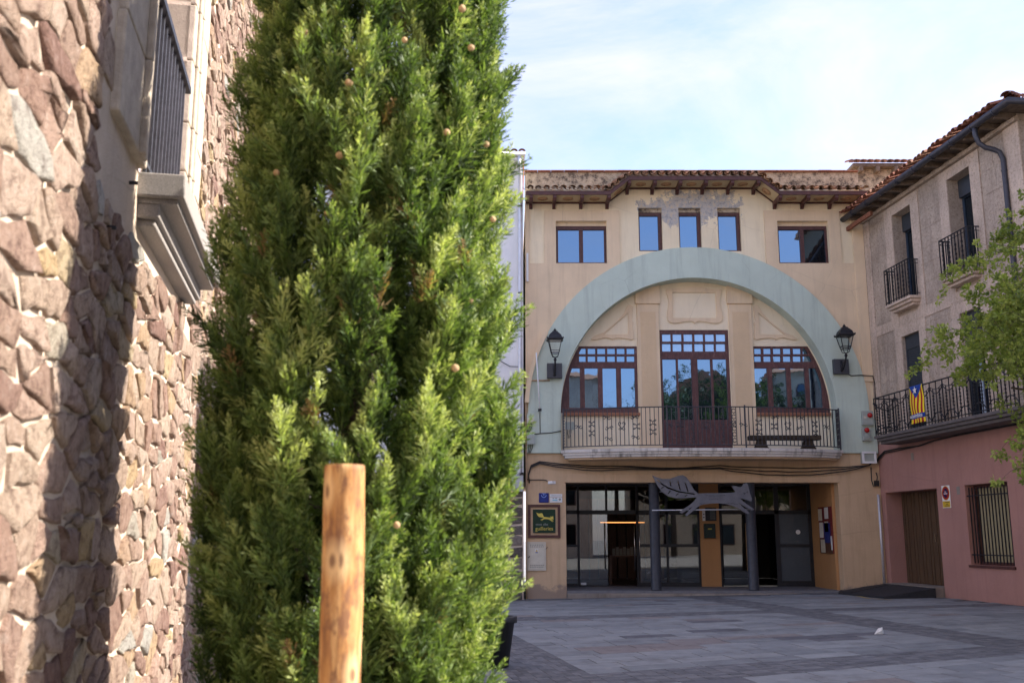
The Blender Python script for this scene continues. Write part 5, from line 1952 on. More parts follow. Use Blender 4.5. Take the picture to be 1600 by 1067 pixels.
    # hip ridge at the near corner
    for k in range(4):
        o = obj('ridge_tile', TILE_RED[k], None, E_)
        o.location = (UE + 0.5 - k * 0.25, -0.55 + k * 0.25, 11.17 + k * 0.1)
        o.rotation_euler = (0, 0, R(45))
        o.scale = (1.25, 1, 1.25)
    # roof slope
    v = [(-0.75, -0.5, 11.09), (UE + 0.55, -0.5, 11.09), (UE + 0.55, 9.5, 11.09), (-0.75, 9.5, 11.09), (-0.3, 4.5, 12.9), (UE - 4, 4.5, 12.9)]
    m = MB()
    m.add(v, [(0, 1, 5, 4), (1, 2, 5), (2, 3, 4, 5), (3, 0, 4)])
    m.build('roof', ROOFM, RH)
    # swan-neck downpipe
    m = MB()
    ux = 7.22
    m.tube([(7.0, -0.58, 10.93), (7.0, -0.575, 10.75), (7.02, -0.52, 10.55), (7.08, -0.4, 10.42), (7.14, -0.25, 10.36), (7.19, -0.14, 10.28), (ux, -0.09, 10.1), (ux, -0.09, 9.9), (ux, -0.09, 7.2), (ux, -0.09, 4.3)], 0.06, 10)
    d = m.build('downpipe', DKPIPE, RH, True)
    m = MB()
    for z in (5.2, 6.8, 8.4, 9.8):
        m.tube([(ux, -0.09, z), (ux, -0.09, z + 0.04)], 0.07, 10)
    m.build('pipe_clamp', DKPIPE, d)
    # garage door of planks in its deep recess
    D = empty('plank_door', (0, 0, 0), 0, RH)
    MB().box(0.26, 3.08, 0.47, 0.54, 0.2, 2.8).build('door_backing', DOORW, D)
    n = 20
    for i in range(n):
        x = 0.3 + i * 2.74 / n
        MB().box(x + 0.009, x + 2.74 / n - 0.009, 0.43 + 0.008 * (i % 3), 0.469, 0.27, 2.74).build('plank', DOORW, D, bevel=0.008)
    m = MB()
    m.box(2.02, 2.05, 0.39, 0.43, 1.4, 1.6)
    m.box(2.55, 2.58, 0.39, 0.43, 1.4, 1.6)
    m.build('door_handle', CHROME, D)
    MB().box(0.295, 3.045, -0.3, 0.47, -0.3, 0.262).build('threshold', STEP, D)
    # barred window
    Wn = MB()
    Wn.plate([rect(4.352, 6.098, 0.862, 2.758), rect(4.43, 6.02, 0.94, 2.68)], 0.2, 0.27)
    Wn = Wn.build('barred_window', BROWNW, RH)
    MB().box(4.42, 6.03, 0.25, 0.26, 0.93, 2.69).build('blind', BLIND, Wn)
    MB().box(4.3, 6.15, -0.07, 0.25, 0.80, 0.858).build('window_sill', BROWNW, Wn)
    for i in range(13):
        x = 4.44 + i * 1.57 / 12
        MB().box(x - 0.011, x + 0.011, 0.01, 0.032, 0.9, 2.7).build('window_bar', IRON, Wn)
    for z in (1.1, 2.5):
        MB().box(4.36, 6.09, 0.0, 0.036, z - 0.014, z + 0.014).build('cross_bar', IRON, Wn)
    # rusty tie beam end and patched vents
    MB().box(-0.1, 1.5, -0.5, -0.42, 10.62, 10.74).build('iron_strut', RUST, RH)
    for (u, z) in ((1.9, 3.55), (4.0, 2.55)):
        MB().box(u, u + 0.14, -0.042, -0.034, z, z + 0.2).build('air_vent', STEP, RH)
build_right()
def on_right(name, u, off, z):
    d = Vector((math.sin(AR), -math.cos(AR), 0))
    n = Vector((-math.cos(AR), -math.sin(AR), 0))
    p = Vector((10.65, 29, 0)) + d * u + n * off
    return empty(name, (p.x, p.y, z), -(R(90) - AR))
# ---- wedge ramp
rp = on_right('rubber_ramp', 0.4, 0.0, -0.02)
tag(rp, 'black rubber wedge ramp leading up to the plank door', 'ramp')
m = MB()
v = [(0.0, -0.31, 0.27), (2.72, -0.31, 0.27), (0.2, -1.75, 0.03), (2.55, -1.6, 0.06), (0.0, -0.31, -0.1), (2.72, -0.31, -0.1), (0.2, -1.75, -0.1), (2.55, -1.6, -0.1)]
m.add(v, [(0, 2, 3, 1), (1, 3, 7, 5), (3, 2, 6, 7), (2, 0, 4, 6), (0, 1, 5, 4), (4, 5, 7, 6)])
m.build('wedge', RUBBER, rp)
m = MB()
v = [(-0.95, -1.25, 0.04), (0.0, -0.33, 0.26), (0.0, -0.9, 0.16), (0.17, -1.7, 0.035), (-0.95, -1.25, -0.1), (0.0, -0.33, -0.1), (0.0, -0.9, -0.1), (0.17, -1.7, -0.1)]
m.add(v, [(0, 3, 2, 1), (0, 4, 7, 3), (0, 1, 5, 4), (1, 2, 6, 5), (2, 3, 7, 6)])
m.build('side_wedge', RUBBER, rp)
m = MB()
m.bar((0.45, -0.45, 0.255), (0.6, -1.6, 0.06), 0.02, 0.012)
m.build('seam', CHAR, rp)
# ---- no-parking sign
sg = on_right('no_parking_sign', 3.5, 0.036, 2.24)
tag(sg, 'white no-parking plate with red and blue disc, yellow below', 'sign')
MB().box(-0.19, 0.19, -0.012, 0, 0.0, 0.56).build('plate', WHITEP, sg, bevel=0.01)
def disc_(r, y0, y1, z, mat, name):
    m = MB()
    m.tube([(0, y0, z), (0, y1, z)], r, 28)
    m.build(name, mat, sg)
REDS = simple('red_enamel', (0.4, 0.02, 0.012), 0.35, 0.05, 10, 0.0)
disc_(0.178, -0.0135, -0.0121, 0.37, YELLOW, 'yellow_ring')
disc_(0.165, -0.015, -0.0134, 0.37, REDS, 'red_ring')
disc_(0.115, -0.0165, -0.0149, 0.37, simple('navy_enamel', (0.01, 0.012, 0.07), 0.35, 0.05, 10, 0.0), 'blue_disc')
m = MB()
m.bar((-0.085, -0.0172, 0.455), (0.085, -0.0172, 0.285), 0.035, 0.001, (0, 1, 0))
m.build('red_bar', REDS, sg)
m = MB()
m.box(-0.04, 0.04, -0.019, -0.0178, 0.395, 0.41)
m.box(-0.085, 0.085, -0.019, -0.0178, 0.345, 0.366)
m.build('disc_print', WHITEP, sg)
MB().box(-0.175, 0.175, -0.014, -0.0121, 0.015, 0.17).build('yellow_panel', YELLOW, sg)
m = MB()
for k, (a, b) in enumerate(((-0.06, 0.14), (-0.02, 0.08), (-0.09, 0.14))):
    m.box(a, b, -0.0155, -0.0141, 0.135 - k * 0.045, 0.15 - k * 0.045)
m.build('panel_print', CHAR, sg)
# ---- flag on the long balcony
fl = on_right('flag', 3.36, 0.745, 4.36)
tag(fl, 'yellow and red striped flag with blue triangle and white star on the balcony', 'flag')
def flag_mat():
    m, t, b = new_mat('striped_flag_cloth')
    uv = t.nodes.new('ShaderNodeUVMap')
    s = t.nodes.new('ShaderNodeSeparateXYZ')
    t.links.new(uv.outputs[0], s.inputs[0])
    u, v = s.outputs[0], s.outputs[1]
    st = mathn(t, 'MODULO', mathn(t, 'MULTIPLY', u, 4.5), 1.0)
    red = mathn(t, 'GREATER_THAN', st, 0.5)
    red = mathn(t, 'MULTIPLY', red, mathn(t, 'GREATER_THAN', 0.98, u))
    col = mixc(t, red, (0.80, 0.58, 0.02), (0.35, 0.008, 0.012))
    # blue triangle from the top edge
    half = mathn(t, 'MULTIPLY', mathn(t, 'SUBTRACT', v, 0.66), 0.5 / 0.34)
    tri = mathn(t, 'LESS_THAN', mathn(t, 'ABSOLUTE', mathn(t, 'SUBTRACT', u, 0.48)), half)
    col = mixc(t, tri, col, (0.008, 0.05, 0.28))
    bnd = mathn(t, 'MULTIPLY', mathn(t, 'GREATER_THAN', v, 0.125), mathn(t, 'LESS_THAN', v, 0.25))
    col = mixc(t, bnd, col, (0.008, 0.05, 0.28))
    t.links.new(col, b.inputs['Base Color'])
    b.inputs['Roughness'].default_value = 0.85
    return m
FW, FH, nu, nv = 0.68, 0.96, 16, 24
def flag_pt(u, v):
    wv = 0.02 * math.sin(u * 7 + v * 3) * (1 - v * 0.6) + 0.012 * math.sin(v * 9 + u * 2)
    return (u * FW + 0.04 * (1 - v), wv - 0.02 * (1 - v), v * FH - 0.0)
v = [flag_pt(i / nu, j / nv) for j in range(nv + 1) for i in range(nu + 1)]
f = [(j * (nu + 1) + i, j * (nu + 1) + i + 1, (j + 1) * (nu + 1) + i + 1, (j + 1) * (nu + 1) + i) for j in range(nv) for i in range(nu)]
me = pymesh('cloth', v, f, True)
uvl = me.uv_layers.new(name='UVMap')
for lp in me.loops:
    i = lp.vertex_index
    uvl.data[lp.index].uv = ((i % (nu + 1)) / nu, (i // (nu + 1)) / nv)
cl_o = obj('cloth', me, flag_mat(), fl)
cl_o.modifiers.new('solid', 'SOLIDIFY').thickness = 0.003
star = []
for k in range(10):
    r_ = 0.11 if k % 2 == 0 else 0.044
    a = math.pi / 2 + k * math.pi / 5
    star.append((0.48 * FW + 0.02 + r_ * math.cos(a), FH * 0.87 + r_ * math.sin(a)))
MB().plate([star], -0.034, -0.03).build('star', PAPER, fl)
text_obj('lettering', 'assemblea', 0.15, (0.52 * FW + 0.02, -0.056, 0.19 * FH), (R(90), 0, 0), PAPER, fl, 0.002, fit=0.6)
# ---- cable under the long balcony
m = MB()
def rpt(u, off, z):
    d = Vector((math.sin(AR), -math.cos(AR), 0))
    n = Vector((-math.cos(AR), -math.sin(AR), 0))
    return Vector((10.65, 29, z)) + d * u + n * off
pts = [rpt(-0.05, 0.1, 3.55), rpt(0.1, 0.08, 3.75), rpt(0.5, 0.07, 3.92), rpt(1.3, 0.07, 3.93), rpt(2.4, 0.07, 3.9), rpt(3.2, 0.07, 3.97), rpt(4.4, 0.07, 4.0), rpt(7.2, 0.07, 4.0)]
m.tube(pts, 0.022, 6)
m.tube([p + Vector((0, 0, -0.05)) for p in pts[:4]] + [pts[4]], 0.016, 6)
o = m.build('cable', CABLE, None, True)
tag(o, 'black cable running over the pink wall under the long balcony', 'cable')

# ================================================================ STONE HOUSE ON THE LEFT (local: x away from camera along the wall, -y outward)
AL, DL = R(10.9), 1.2
SH = empty('stone_house', (-DL * math.cos(AL), -DL * math.sin(AL), -0.25), R(90) + AL)
tag(SH, 'house wall of reddish rubble stone in the left foreground', 'building')
ZS = 0.25           # local z = world z + ZS
def half(poly, ax, ay, bx, by):
    """keep the side of the bisector nearer to a"""
    mx_, my_ = (ax + bx) / 2, (ay + by) / 2
    nx, ny = bx - ax, by - ay
    out = []
    for j in range(len(poly)):
        p, q = poly[j], poly[(j + 1) % len(poly)]
        sp = (p[0] - mx_) * nx + (p[1] - my_) * ny
        sq = (q[0] - mx_) * nx + (q[1] - my_) * ny
        if sp <= 0:
            out.append(p)
        if (sp <= 0) != (sq <= 0):
            k = sp / (sp - sq)
            out.append((p[0] + (q[0] - p[0]) * k, p[1] + (q[1] - p[1]) * k))
    return out
def build_stone_house():
    r_ = random.Random(17)
    OP = (6.36, 8.02, 3.8, 6.4)
    m = MB()
    m.plate([rect(-2.5, 19, -0.4 + ZS, 11.3 + ZS), rect(OP[0], OP[1], OP[2] + ZS, OP[3] + ZS)], 0.0, 0.6)
    m.build('mortar_wall', MORTAR, SH)
    MB().box(-2.5, 19, 0.61, 7, -0.4 + ZS, 11.3 + ZS).build('house_body', MORTAR, SH)
    MB().box(-2.6, 19.1, -0.5, 7.2, 11.301 + ZS, 11.5 + ZS).build('roof', ROOFM, SH)
    # rubble as squashed voronoi cells
    AS = 1.9
    pts = []
    cell = 0.152
    x0, x1, z0, z1 = 2.4, 17.5, -0.3, 10.8
    nz = int((z1 - z0) / cell)
    for j in range(nz):
        nx = int((x1 - x0) / (cell * AS))
        for i in range(nx):
            x = x0 + (i + 0.5 + (0.5 if j % 2 else 0)) * cell * AS + r_.uniform(-0.5, 0.5) * cell * AS
            z = z0 + (j + 0.5) * cell + r_.uniform(-0.48, 0.48) * cell
            if r_.random() < 0.24:
                continue
            pts.append((x / AS, z))
    grid = {}
    G = 0.5
    for i, p in enumerate(pts):
        grid.setdefault((int(p[0] / G), int(p[1] // G)), []).append(i)
    stones = []
    for i, p in enumerate(pts):
        s_, z = p[0] * AS, p[1]
        # only where the place can be seen from around the camera
        zmax = 1.5 + s_ * 0.72 + 0.6
        zmin = 1.5 - s_ * 0.24 - 0.7
        if z > zmax or z < zmin:
            continue
        if 5.30 < s_ < 9.08 and 3.33 < z < 6.6:
            continue
        cellp = [(p[0] - 0.4, p[1] - 0.4), (p[0] + 0.4, p[1] - 0.4), (p[0] + 0.4, p[1] + 0.4), (p[0] - 0.4, p[1] + 0.4)]
        gi, gj = int(p[0] / G), int(p[1] // G)
        for a in (-1, 0, 1):
            for b in (-1, 0, 1):
                for k in grid.get((gi + a, gj + b), []):
                    if k != i:
                        q = pts[k]
                        cellp = half(cellp, p[0], p[1], q[0], q[1])
        poly = [(x * AS, z_) for (x, z_) in cellp]
        if len(poly) < 3:
            continue
        stones.append((s_, z, poly))
    def stone_mesh(s_, z, poly):
        cx = sum(p[0] for p in poly) / len(poly)
        cz = sum(p[1] for p in poly) / len(poly)
        # outline of the cell with its corners kept, edges broken up, a narrow joint taken off
        per = []
        n_ = len(poly)
        for j in range(n_):
            p, q = poly[j], poly[(j + 1) % n_]
            L_ = math.hypot(q[0] - p[0], q[1] - p[1])
            k = max(1, min(4, int(L_ / 0.09)))
            for a in range(k):
                t = a / k
                per.append((p[0] + (q[0] - p[0]) * t + r_.uniform(-0.01, 0.01), p[1] + (q[1] - p[1]) * t + r_.uniform(-0.01, 0.01)))
        def inset(g):
            out = []
            for (x, z_) in per:
                dx_, dz_ = x - cx, z_ - cz
                l = math.hypot(dx_, dz_)
                k = max(0.15, (l - g) / max(l, 1e-4))
                out.append((dx_ * k, dz_ * k))
            return out
        N = len(per)
        g0 = r_.uniform(0.006, 0.024)
        pr_ = r_.uniform(0.010, 0.036)
        tx, tz = r_.uniform(-0.08, 0.08), r_.uniform(-0.10, 0.10)
        levels = [(g0, 0.02, 0.0), (g0 + 0.004, -pr_ * 0.6, 0.005), (g0 + 0.016, -pr_ * 0.95, 0.006), (g0 + 0.05, -pr_ * 1.02, 0.009)]
        v, f = [], []
        for (g, y, jt) in levels:
            for (x, z_) in inset(g):
                v.append((cx + x + r_.uniform(-jt, jt), (y + x * tx + z_ * tz + r_.uniform(-jt, jt)) if y < 0 else y, cz + ZS + z_ + r_.uniform(-jt, jt)))
        v.append((cx, -pr_ * 1.08 + r_.uniform(-0.006, 0.006), cz + ZS))
        for l in range(3):
            for k in range(N):
                f.append((l * N + k, l * N + (k + 1) % N, (l + 1) * N + (k + 1) % N, (l + 1) * N + k))
        for k in range(N):
            f.append((3 * N + k, 3 * N + (k + 1) % N, 4 * N))
        return v, f, N
    def shown(st):
        s_, z, poly = st
        vis = (3.3 < s_ < 14.5) and z < 1.5 + s_ * 0.58 and z > 1.5 - s_ * 0.17
        return (0 if vis else 1, s_)
    stones.sort(key=shown)
    rest = MB()
    for k, (s_, z, poly) in enumerate(stones):
        v, f, N = stone_mesh(s_, z, poly)
        rv = r_.random()
        if k < 300:
            me = pymesh('stone', v, f, False, True)
            for ip, p_ in enumerate(me.polygons):
                p_.use_smooth = ip >= N
            setrnd(me, rv)
            obj('stone', me, STONE, SH)
        else:
            rest.cur = rv
            rest.add(v, f)
    o = rest.build('far_stones', STONE, SH, rnd_attr=True)
    o['kind'] = 'stuff'
    bm = bmesh.new()
    bm.from_mesh(o.data)
    bmesh.ops.recalc_face_normals(bm, faces=bm.faces)
    bm.to_mesh(o.data)
    bm.free()
    # window: dressed jambs in blocks
    WD = empty('stone_window', (0, 0, 0), 0, SH)
    z = 3.8
    hs = [0.62, 0.42, 0.55, 0.5, 0.51]
    for h in hs:
        for (a, b, sgn) in ((5.45, 6.36, 1), (8.02, 8.95, -1)):
            m = MB()
            j = r_.uniform(-0.05, 0.05)
            if sgn > 0:
                m.box(a + j, b, -0.05, 0.45, z + ZS + 0.004, z + h + ZS - 0.004)
            else:
                m.box(a, b + j, -0.05, 0.45, z + ZS + 0.004, z + h + ZS - 0.004)
            m.build('jamb_block', SAND, WD, bevel=0.014)
            m = MB()
            e0, e1 = (b - 0.26, b - 0.14) if sgn > 0 else (a + 0.14, a + 0.26)
            m.box(e0, e1, -0.075, -0.045, z + ZS + 0.002, z + h + ZS - 0.002)
            e0, e1 = (b - 0.30, b - 0.24) if sgn > 0 else (a + 0.24, a + 0.30)
            m.box(e0, e1, -0.09, -0.045, z + ZS + 0.002, z + h + ZS - 0.002)
            m.build('jamb_moulding', SAND, WD, bevel=0.012)
        z += h
    MB().box(5.45, 8.95, -0.05, 0.45, 6.405 + ZS, 6.9 + ZS).build('lintel_block', SAND, WD, bevel=0.014)
    # granite sill on a moulded course
    sl_ = MB().box(6.36, 8.75, -0.29, 0.3, 3.63 + ZS, 3.79 + ZS).build('sill', GRANITE, WD, bevel=0.012)
    MB().box(6.40, 8.71, -0.245, 0.2, 3.595 + ZS, 3.629 + ZS).build('sill_fillet', GRANITE, WD, bevel=0.006)
    MB().box(6.40, 8.71, -0.14, 0.2, 3.50 + ZS, 3.594 + ZS).build('sill_course', GRANITE, WD, bevel=0.012)
    MB().box(6.44, 8.67, -0.11, 0.2, 3.455 + ZS, 3.499 + ZS).build('sill_course', GRANITE, WD, bevel=0.012)
    # railing
    for i in range(11):
        s_ = 6.42 + i * 0.138
        MB().box(s_ - 0.012, s_ + 0.012, -0.035, -0.011, 3.80 + ZS, 5.05 + ZS).build('railing_bar', IRON2, WD)
    MB().box(6.365, 7.95, -0.06, 0.015, 5.05 + ZS, 5.10 + ZS).build('handrail', IRON, WD)
    MB().box(6.38, 7.94, -0.035, -0.011, 3.86 + ZS, 3.89 + ZS).build('bottom_rail', IRON2, WD)
    MB().box(6.365, 8.015, 0.3, 0.36, 3.81 + ZS, 6.38 + ZS).build('shutter_leaf', LILAC, WD)
    MB().box(6.365, 6.46, 0.06, 0.30, 3.81 + ZS, 6.38 + ZS).build('frame_stile', LILAC, WD)
    for (x, z) in ((6.1, 3.62), (5.6, 3.18)):
        m = MB()
        m.tube([(x, 0.0, z + ZS), (x, -0.05, z + ZS)], 0.012, 6)
        m.build('iron_peg', IRON, WD)
build_stone_house()

# ================================================================ BUILDINGS OUTSIDE THE FRAME (seen in the panes, shading the square)
def plain_house(name, label, x0, x1, y0, y1, h, ridge, wallm, wins, face='+y', gable=False, z0=-0.3):
    e = empty(name, ((x0 + x1) / 2, (y0 + y1) / 2, z0))
    tag(e, label, 'building')
    hx, hy = (x1 - x0) / 2, (y1 - y0) / 2
    MB().box(-hx, hx, -hy, hy, 0, h).build('wall', wallm, e)
    o_ = 0.4
    v = [(-hx - o_, -hy - o_, h), (hx + o_, -hy - o_, h), (hx + o_, hy + o_, h), (-hx - o_, hy + o_, h)]
    if gable:
        v += [(0, -hy - o_, ridge), (0, hy + o_, ridge)]
        f = [(0, 3, 5, 4), (1, 4, 5, 2), (0, 4, 1), (2, 5, 3), (0, 1, 2, 3)]
    else:
        v += [(-hx - o_, 0, ridge), (hx + o_, 0, ridge)]
        f = [(0, 1, 5, 4), (2, 3, 4, 5), (1, 2, 5), (3, 0, 4), (0, 3, 2, 1)]
    rf = obj('roof', pymesh('roof', v, f, False, True), ROOFM, e)
    for (u, z, w, hh) in wins:
        if face == '+y':
            w_ = MB().box(u - w / 2, u + w / 2, hy + 0.003, hy + 0.06, z, z + hh).build('window', BROWNW, e)
            MB().box(u - w / 2 + 0.08, u + w / 2 - 0.08, hy + 0.061, hy + 0.07, z + 0.08, z + hh - 0.08).build('pane', GLASSD, w_)
        else:
            w_ = MB().box(-hx - 0.06, -hx - 0.003, u - w / 2, u + w / 2, z, z + hh).build('window', BROWNW, e)
            MB().box(-hx - 0.07, -hx - 0.061, u - w / 2 + 0.08, u + w / 2 - 0.08, z + 0.08, z + hh - 0.08).build('pane', GLASSD, w_)
    return e
gw = [(u, z, 1.1, 1.7) for u in (-2.4, 0, 2.4) for z in (1.2, 4.4, 7.6)]
plain_house('off_frame_house', 'tall beige house added unseen on the right to shade the square', 14.6, 26, 10.3, 22.3, 16.5, 18.2, BEIGE, [(u, z, 1.1, 1.8) for u in (-1.6, 1.2) for z in (1.0, 4.4, 7.8, 11.2)], face='-x')  # unseen block added and lengthened to keep sun off the square
plain_house('off_frame_house', 'low gabled house reflected in the balcony door', 10.5, 20.5, -31, -21, 12.4, 15.0, BEIGE, gw, gable=True)
plain_house('off_frame_house', 'tower-like beige house reflected in the right balcony window', 22.0, 26.5, -30, -22, 15.0, 16.0, BEIGE, [(u, z, 0.8, 1.0) for u in (-0.8,) for z in (13.0, 9.0)])
plain_house('off_frame_house', 'plain brown house reflected in the left balcony window', -2.0, 6.6, -29, -20, 14.2, 15.4, GREYL, gw, gable=False)

# ================================================================ VEGETATION
def np_mesh(name, V, F4, rv, smooth=False):
    """V (n,3), F4 (m,4) quads, rv (m,)"""
    me = bpy.data.meshes.new(name)
    n, m = len(V), len(F4)
    me.vertices.add(n)
    me.vertices.foreach_set('co', V.astype(np.float32).ravel())
    me.loops.add(m * 4)
    me.loops.foreach_set('vertex_index', F4.astype(np.int32).ravel())
    me.polygons.add(m)
    me.polygons.foreach_set('loop_start', np.arange(0, m * 4, 4, dtype=np.int32))
    try:
        me.polygons.foreach_set('loop_total', np.full(m, 4, dtype=np.int32))
    except Exception:
        pass
    a = me.attributes.new('rnd', 'FLOAT', 'FACE')
    a.data.foreach_set('value', rv.astype(np.float32))
    me.update(calc_edges=True)
    return me
def flakes(p, d, n, l, w):
    """diamond flakes: base points p, direction d, normal n, length l, width w -> (k,4,3)"""
    s = np.cross(d, n)
    s /= np.maximum(1e-6, np.linalg.norm(s, axis=1))[:, None]
    l = l[:, None]
    w = w[:, None]
    a = p
    b = p + d * l * 0.55 + s * w * 0.5
    c = p + d * l
    e = p + d * l * 0.45 - s * w * 0.5
    return np.stack([a, b, c, e], 1)
def unit(a):
    return a / np.maximum(1e-9, np.linalg.norm(a, axis=-1))[..., None]

def build_cypress():
    rg = np.random.default_rng(12)
    base = Vector((-0.82, 5.3, gz(-0.82)))
    T = empty('cypress_tree', base)
    tag(T, 'dense green columnar cypress filling the foreground beside the stone wall', 'tree')
    # plume templates along +z, length 1
    temps = []
    for k in range(7):
        fl = []
        ns = 12
        bend = rg.uniform(-0.12, 0.12, 2)
        for i in range(ns):
            t = i / (ns - 1)
            p = np.array([bend[0] * t * t, bend[1] * t * t, t])
            side_len = (0.34 * (1 - t) ** 0.7 + 0.10) * rg.uniform(0.7, 1.15)
            for sgn in (-1, 1):
                az = (0 if sgn > 0 else math.pi) + rg.normal(0, 0.75) + i * 0.35
                tilt = rg.uniform(0.45, 0.8)
                d = np.array([math.cos(az) * math.sin(tilt), math.sin(az) * math.sin(tilt), math.cos(tilt)])
                nsub = 3 if side_len > 0.2 else 2
                for q in range(nsub + 1):
                    u = q / (nsub + 0.4)
                    pp = p + d * side_len * u * 0.8
                    dd = d + rg.normal(0, 0.38, 3) * (0.3 if q == nsub else 1.0)
                    dd = dd / np.linalg.norm(dd)
                    fl.append((pp, dd, side_len * rg.uniform(0.42, 0.7)))
            fl.append((p, np.array([bend[0], bend[1], 1.0]), 0.12))
        P_ = np.array([f[0] for f in fl])
        D_ = unit(np.array([f[1] for f in fl]))
        L_ = np.array([f[2] for f in fl])
        temps.append((P_, D_, L_))
    def prof(z):        # crown radius over height above z=0 world
        return np.interp(z, [-0.1, 0.35, 0.75, 1.2, 1.7, 2.2, 3.0, 4.5, 6.0, 7.2, 7.9], [0.30, 0.53, 0.67, 0.77, 0.81, 0.80, 0.755, 0.70, 0.52, 0.27, 0.03])
    V, Rv = [], []
    twigs = MB()
    anchors = []
    nclump = 1260
    for c in range(nclump):
        z = rg.uniform(-0.05, 5.1) if c % 6 else rg.uniform(5.0, 7.6)
        az = rg.uniform(0, 2 * math.pi)
        r = prof(z)
        ru = r * rg.choice([0.62, 0.8, 0.92, 0.98], p=[0.22, 0.24, 0.29, 0.25]) * rg.uniform(0.92, 1.06)
        out = np.array([math.cos(az), math.sin(az), 0])
        lean = rg.uniform(0.12, 0.5)
        axis = unit((out * math.sin(lean) + np.array([0, 0, math.cos(lean)]) + rg.normal(0, 0.12, 3))[None])[0]
        tip = out * ru + np.array([0.034 * max(0.0, z - 2.2), 0, z])
        Lc = rg.uniform(0.28, 0.6)
        start = tip - axis * Lc
        hue = np.clip(rg.normal(0.45, 0.16), 0.02, 0.9)
        npl = int(rg.integers(8, 12))
        if Lc > 0.45 and c % 6 == 0:
            twigs.tube([start - axis * 0.1, start + axis * Lc * 0.85], [0.006, 0.002], 4, False)
        for k in range(npl):
            t = (k + rg.uniform(0, 1)) / npl
            pos = start + axis * Lc * t
            a2 = rg.uniform(0, 2 * math.pi)
            e1 = unit(np.cross(axis, [0.3, 0.2, 1.0])[None])[0]
            e2 = np.cross(axis, e1)
            spread = 0.62 * (1 - 0.65 * t)
            d = axis + (e1 * math.cos(a2) + e2 * math.sin(a2)) * spread
            d = unit(d[None])[0]
            ln = rg.uniform(0.13, 0.27) * (1.08 - 0.3 * t)
            Pt, Dt, Lt = temps[int(rg.integers(0, 7))]
            # frame with z -> d, random roll
            x_ = unit(np.cross(d, rg.normal(0, 1, 3))[None])[0]
            y_ = np.cross(d, x_)
            M = np.stack([x_, y_, d], 0)
            p = Pt @ M * ln + pos
            dd = Dt @ M
            l = Lt * ln * 1.25
            nn = rg.normal(0, 1, dd.shape)
            V.append(flakes(p, dd, nn, l, np.full(len(l), 0.0084) * rg.uniform(0.8, 1.3, len(l))))
            h = np.clip(hue + rg.normal(0, 0.10) + (Pt[:, 2] - 0.42) * 0.5 + rg.normal(0, 0.06, len(l)), 0, 0.93)  # tips paler, plume bases darker: sunlit tips and inner shade put in colour
            if rg.random() < 0.012:
                h[:] = 1.0
            Rv.append(h)
        if c % 9 == 0:
            anchors.append(tip)
    V = np.concatenate(V)
    Rv = np.concatenate(Rv)
    V[:, :, 2] -= base.z
    me = np_mesh('crown', V.reshape(-1, 3), np.arange(len(V) * 4).reshape(-1, 4), Rv)
    cr_o = obj('crown', me, CYP, T)
    cr_o['kind'] = 'stuff'
    twigs.v = [(a, b, c - base.z) for (a, b, c) in twigs.v]
    twigs.build('twigs', LIGHTWOOD, T)
    m = MB()
    m.tube([(0, 0, -0.1), (0.01, 0, 2), (0.08, 0.01, 5), (0.17, 0, 7.8)], [0.1, 0.085, 0.05, 0.01], 10)
    rr = random.Random(2)
    for k in range(60):
        z = 0.5 + k * 0.11
        a = k * 2.4
        r = float(prof(z)) * 0.7
        m.tube([(0, 0, z - 0.1), (math.cos(a) * r * 0.5, math.sin(a) * r * 0.5, z + 0.1), (math.cos(a) * r, math.sin(a) * r, z + 0.5)], [0.02, 0.013, 0.005], 5, False)
    m.build('trunk', BARK, T)
    # woody cones near the surface, on the side of the square
    cm = MB()
    cm.lathe([(0.003, -0.017), (0.012, -0.013), (0.0165, -0.004), (0.0165, 0.004), (0.012, 0.013), (0.003, 0.017)], (0, 0, 0), 9)
    cme = pymesh('cone', cm.v, cm.f, True)
    cme.materials.append(CONE)
    def pix(px, py, Y):
        x, z = P(px, py, Y)
        return (x + 0.82, Y - 5.3, z - base.z)
    for (px, py) in ((722, 14), (632, 63), (736, 75), (698, 207), (760, 226), (531, 243), (432, 270), (510, 334), (770, 343), (399, 496), (735, 470), (711, 575), (545, 130), (476, 52), (620, 820), (470, 735)):
        # set on the crown surface along that height
        dxp = (px - 575) / 225.0
        Y = 5.3 - 0.74 * math.sqrt(max(0.05, 1 - min(0.97, abs(dxp)) ** 2))
        o = obj('cone', cme, None, T)
        o.location = pix(px, py, Y)
        k = rr.uniform(0.85, 1.2)
        o.scale = (k, k, k)
        o.rotation_euler = (rr.uniform(0, 3), rr.uniform(0, 3), 0)
    return T
build_cypress()

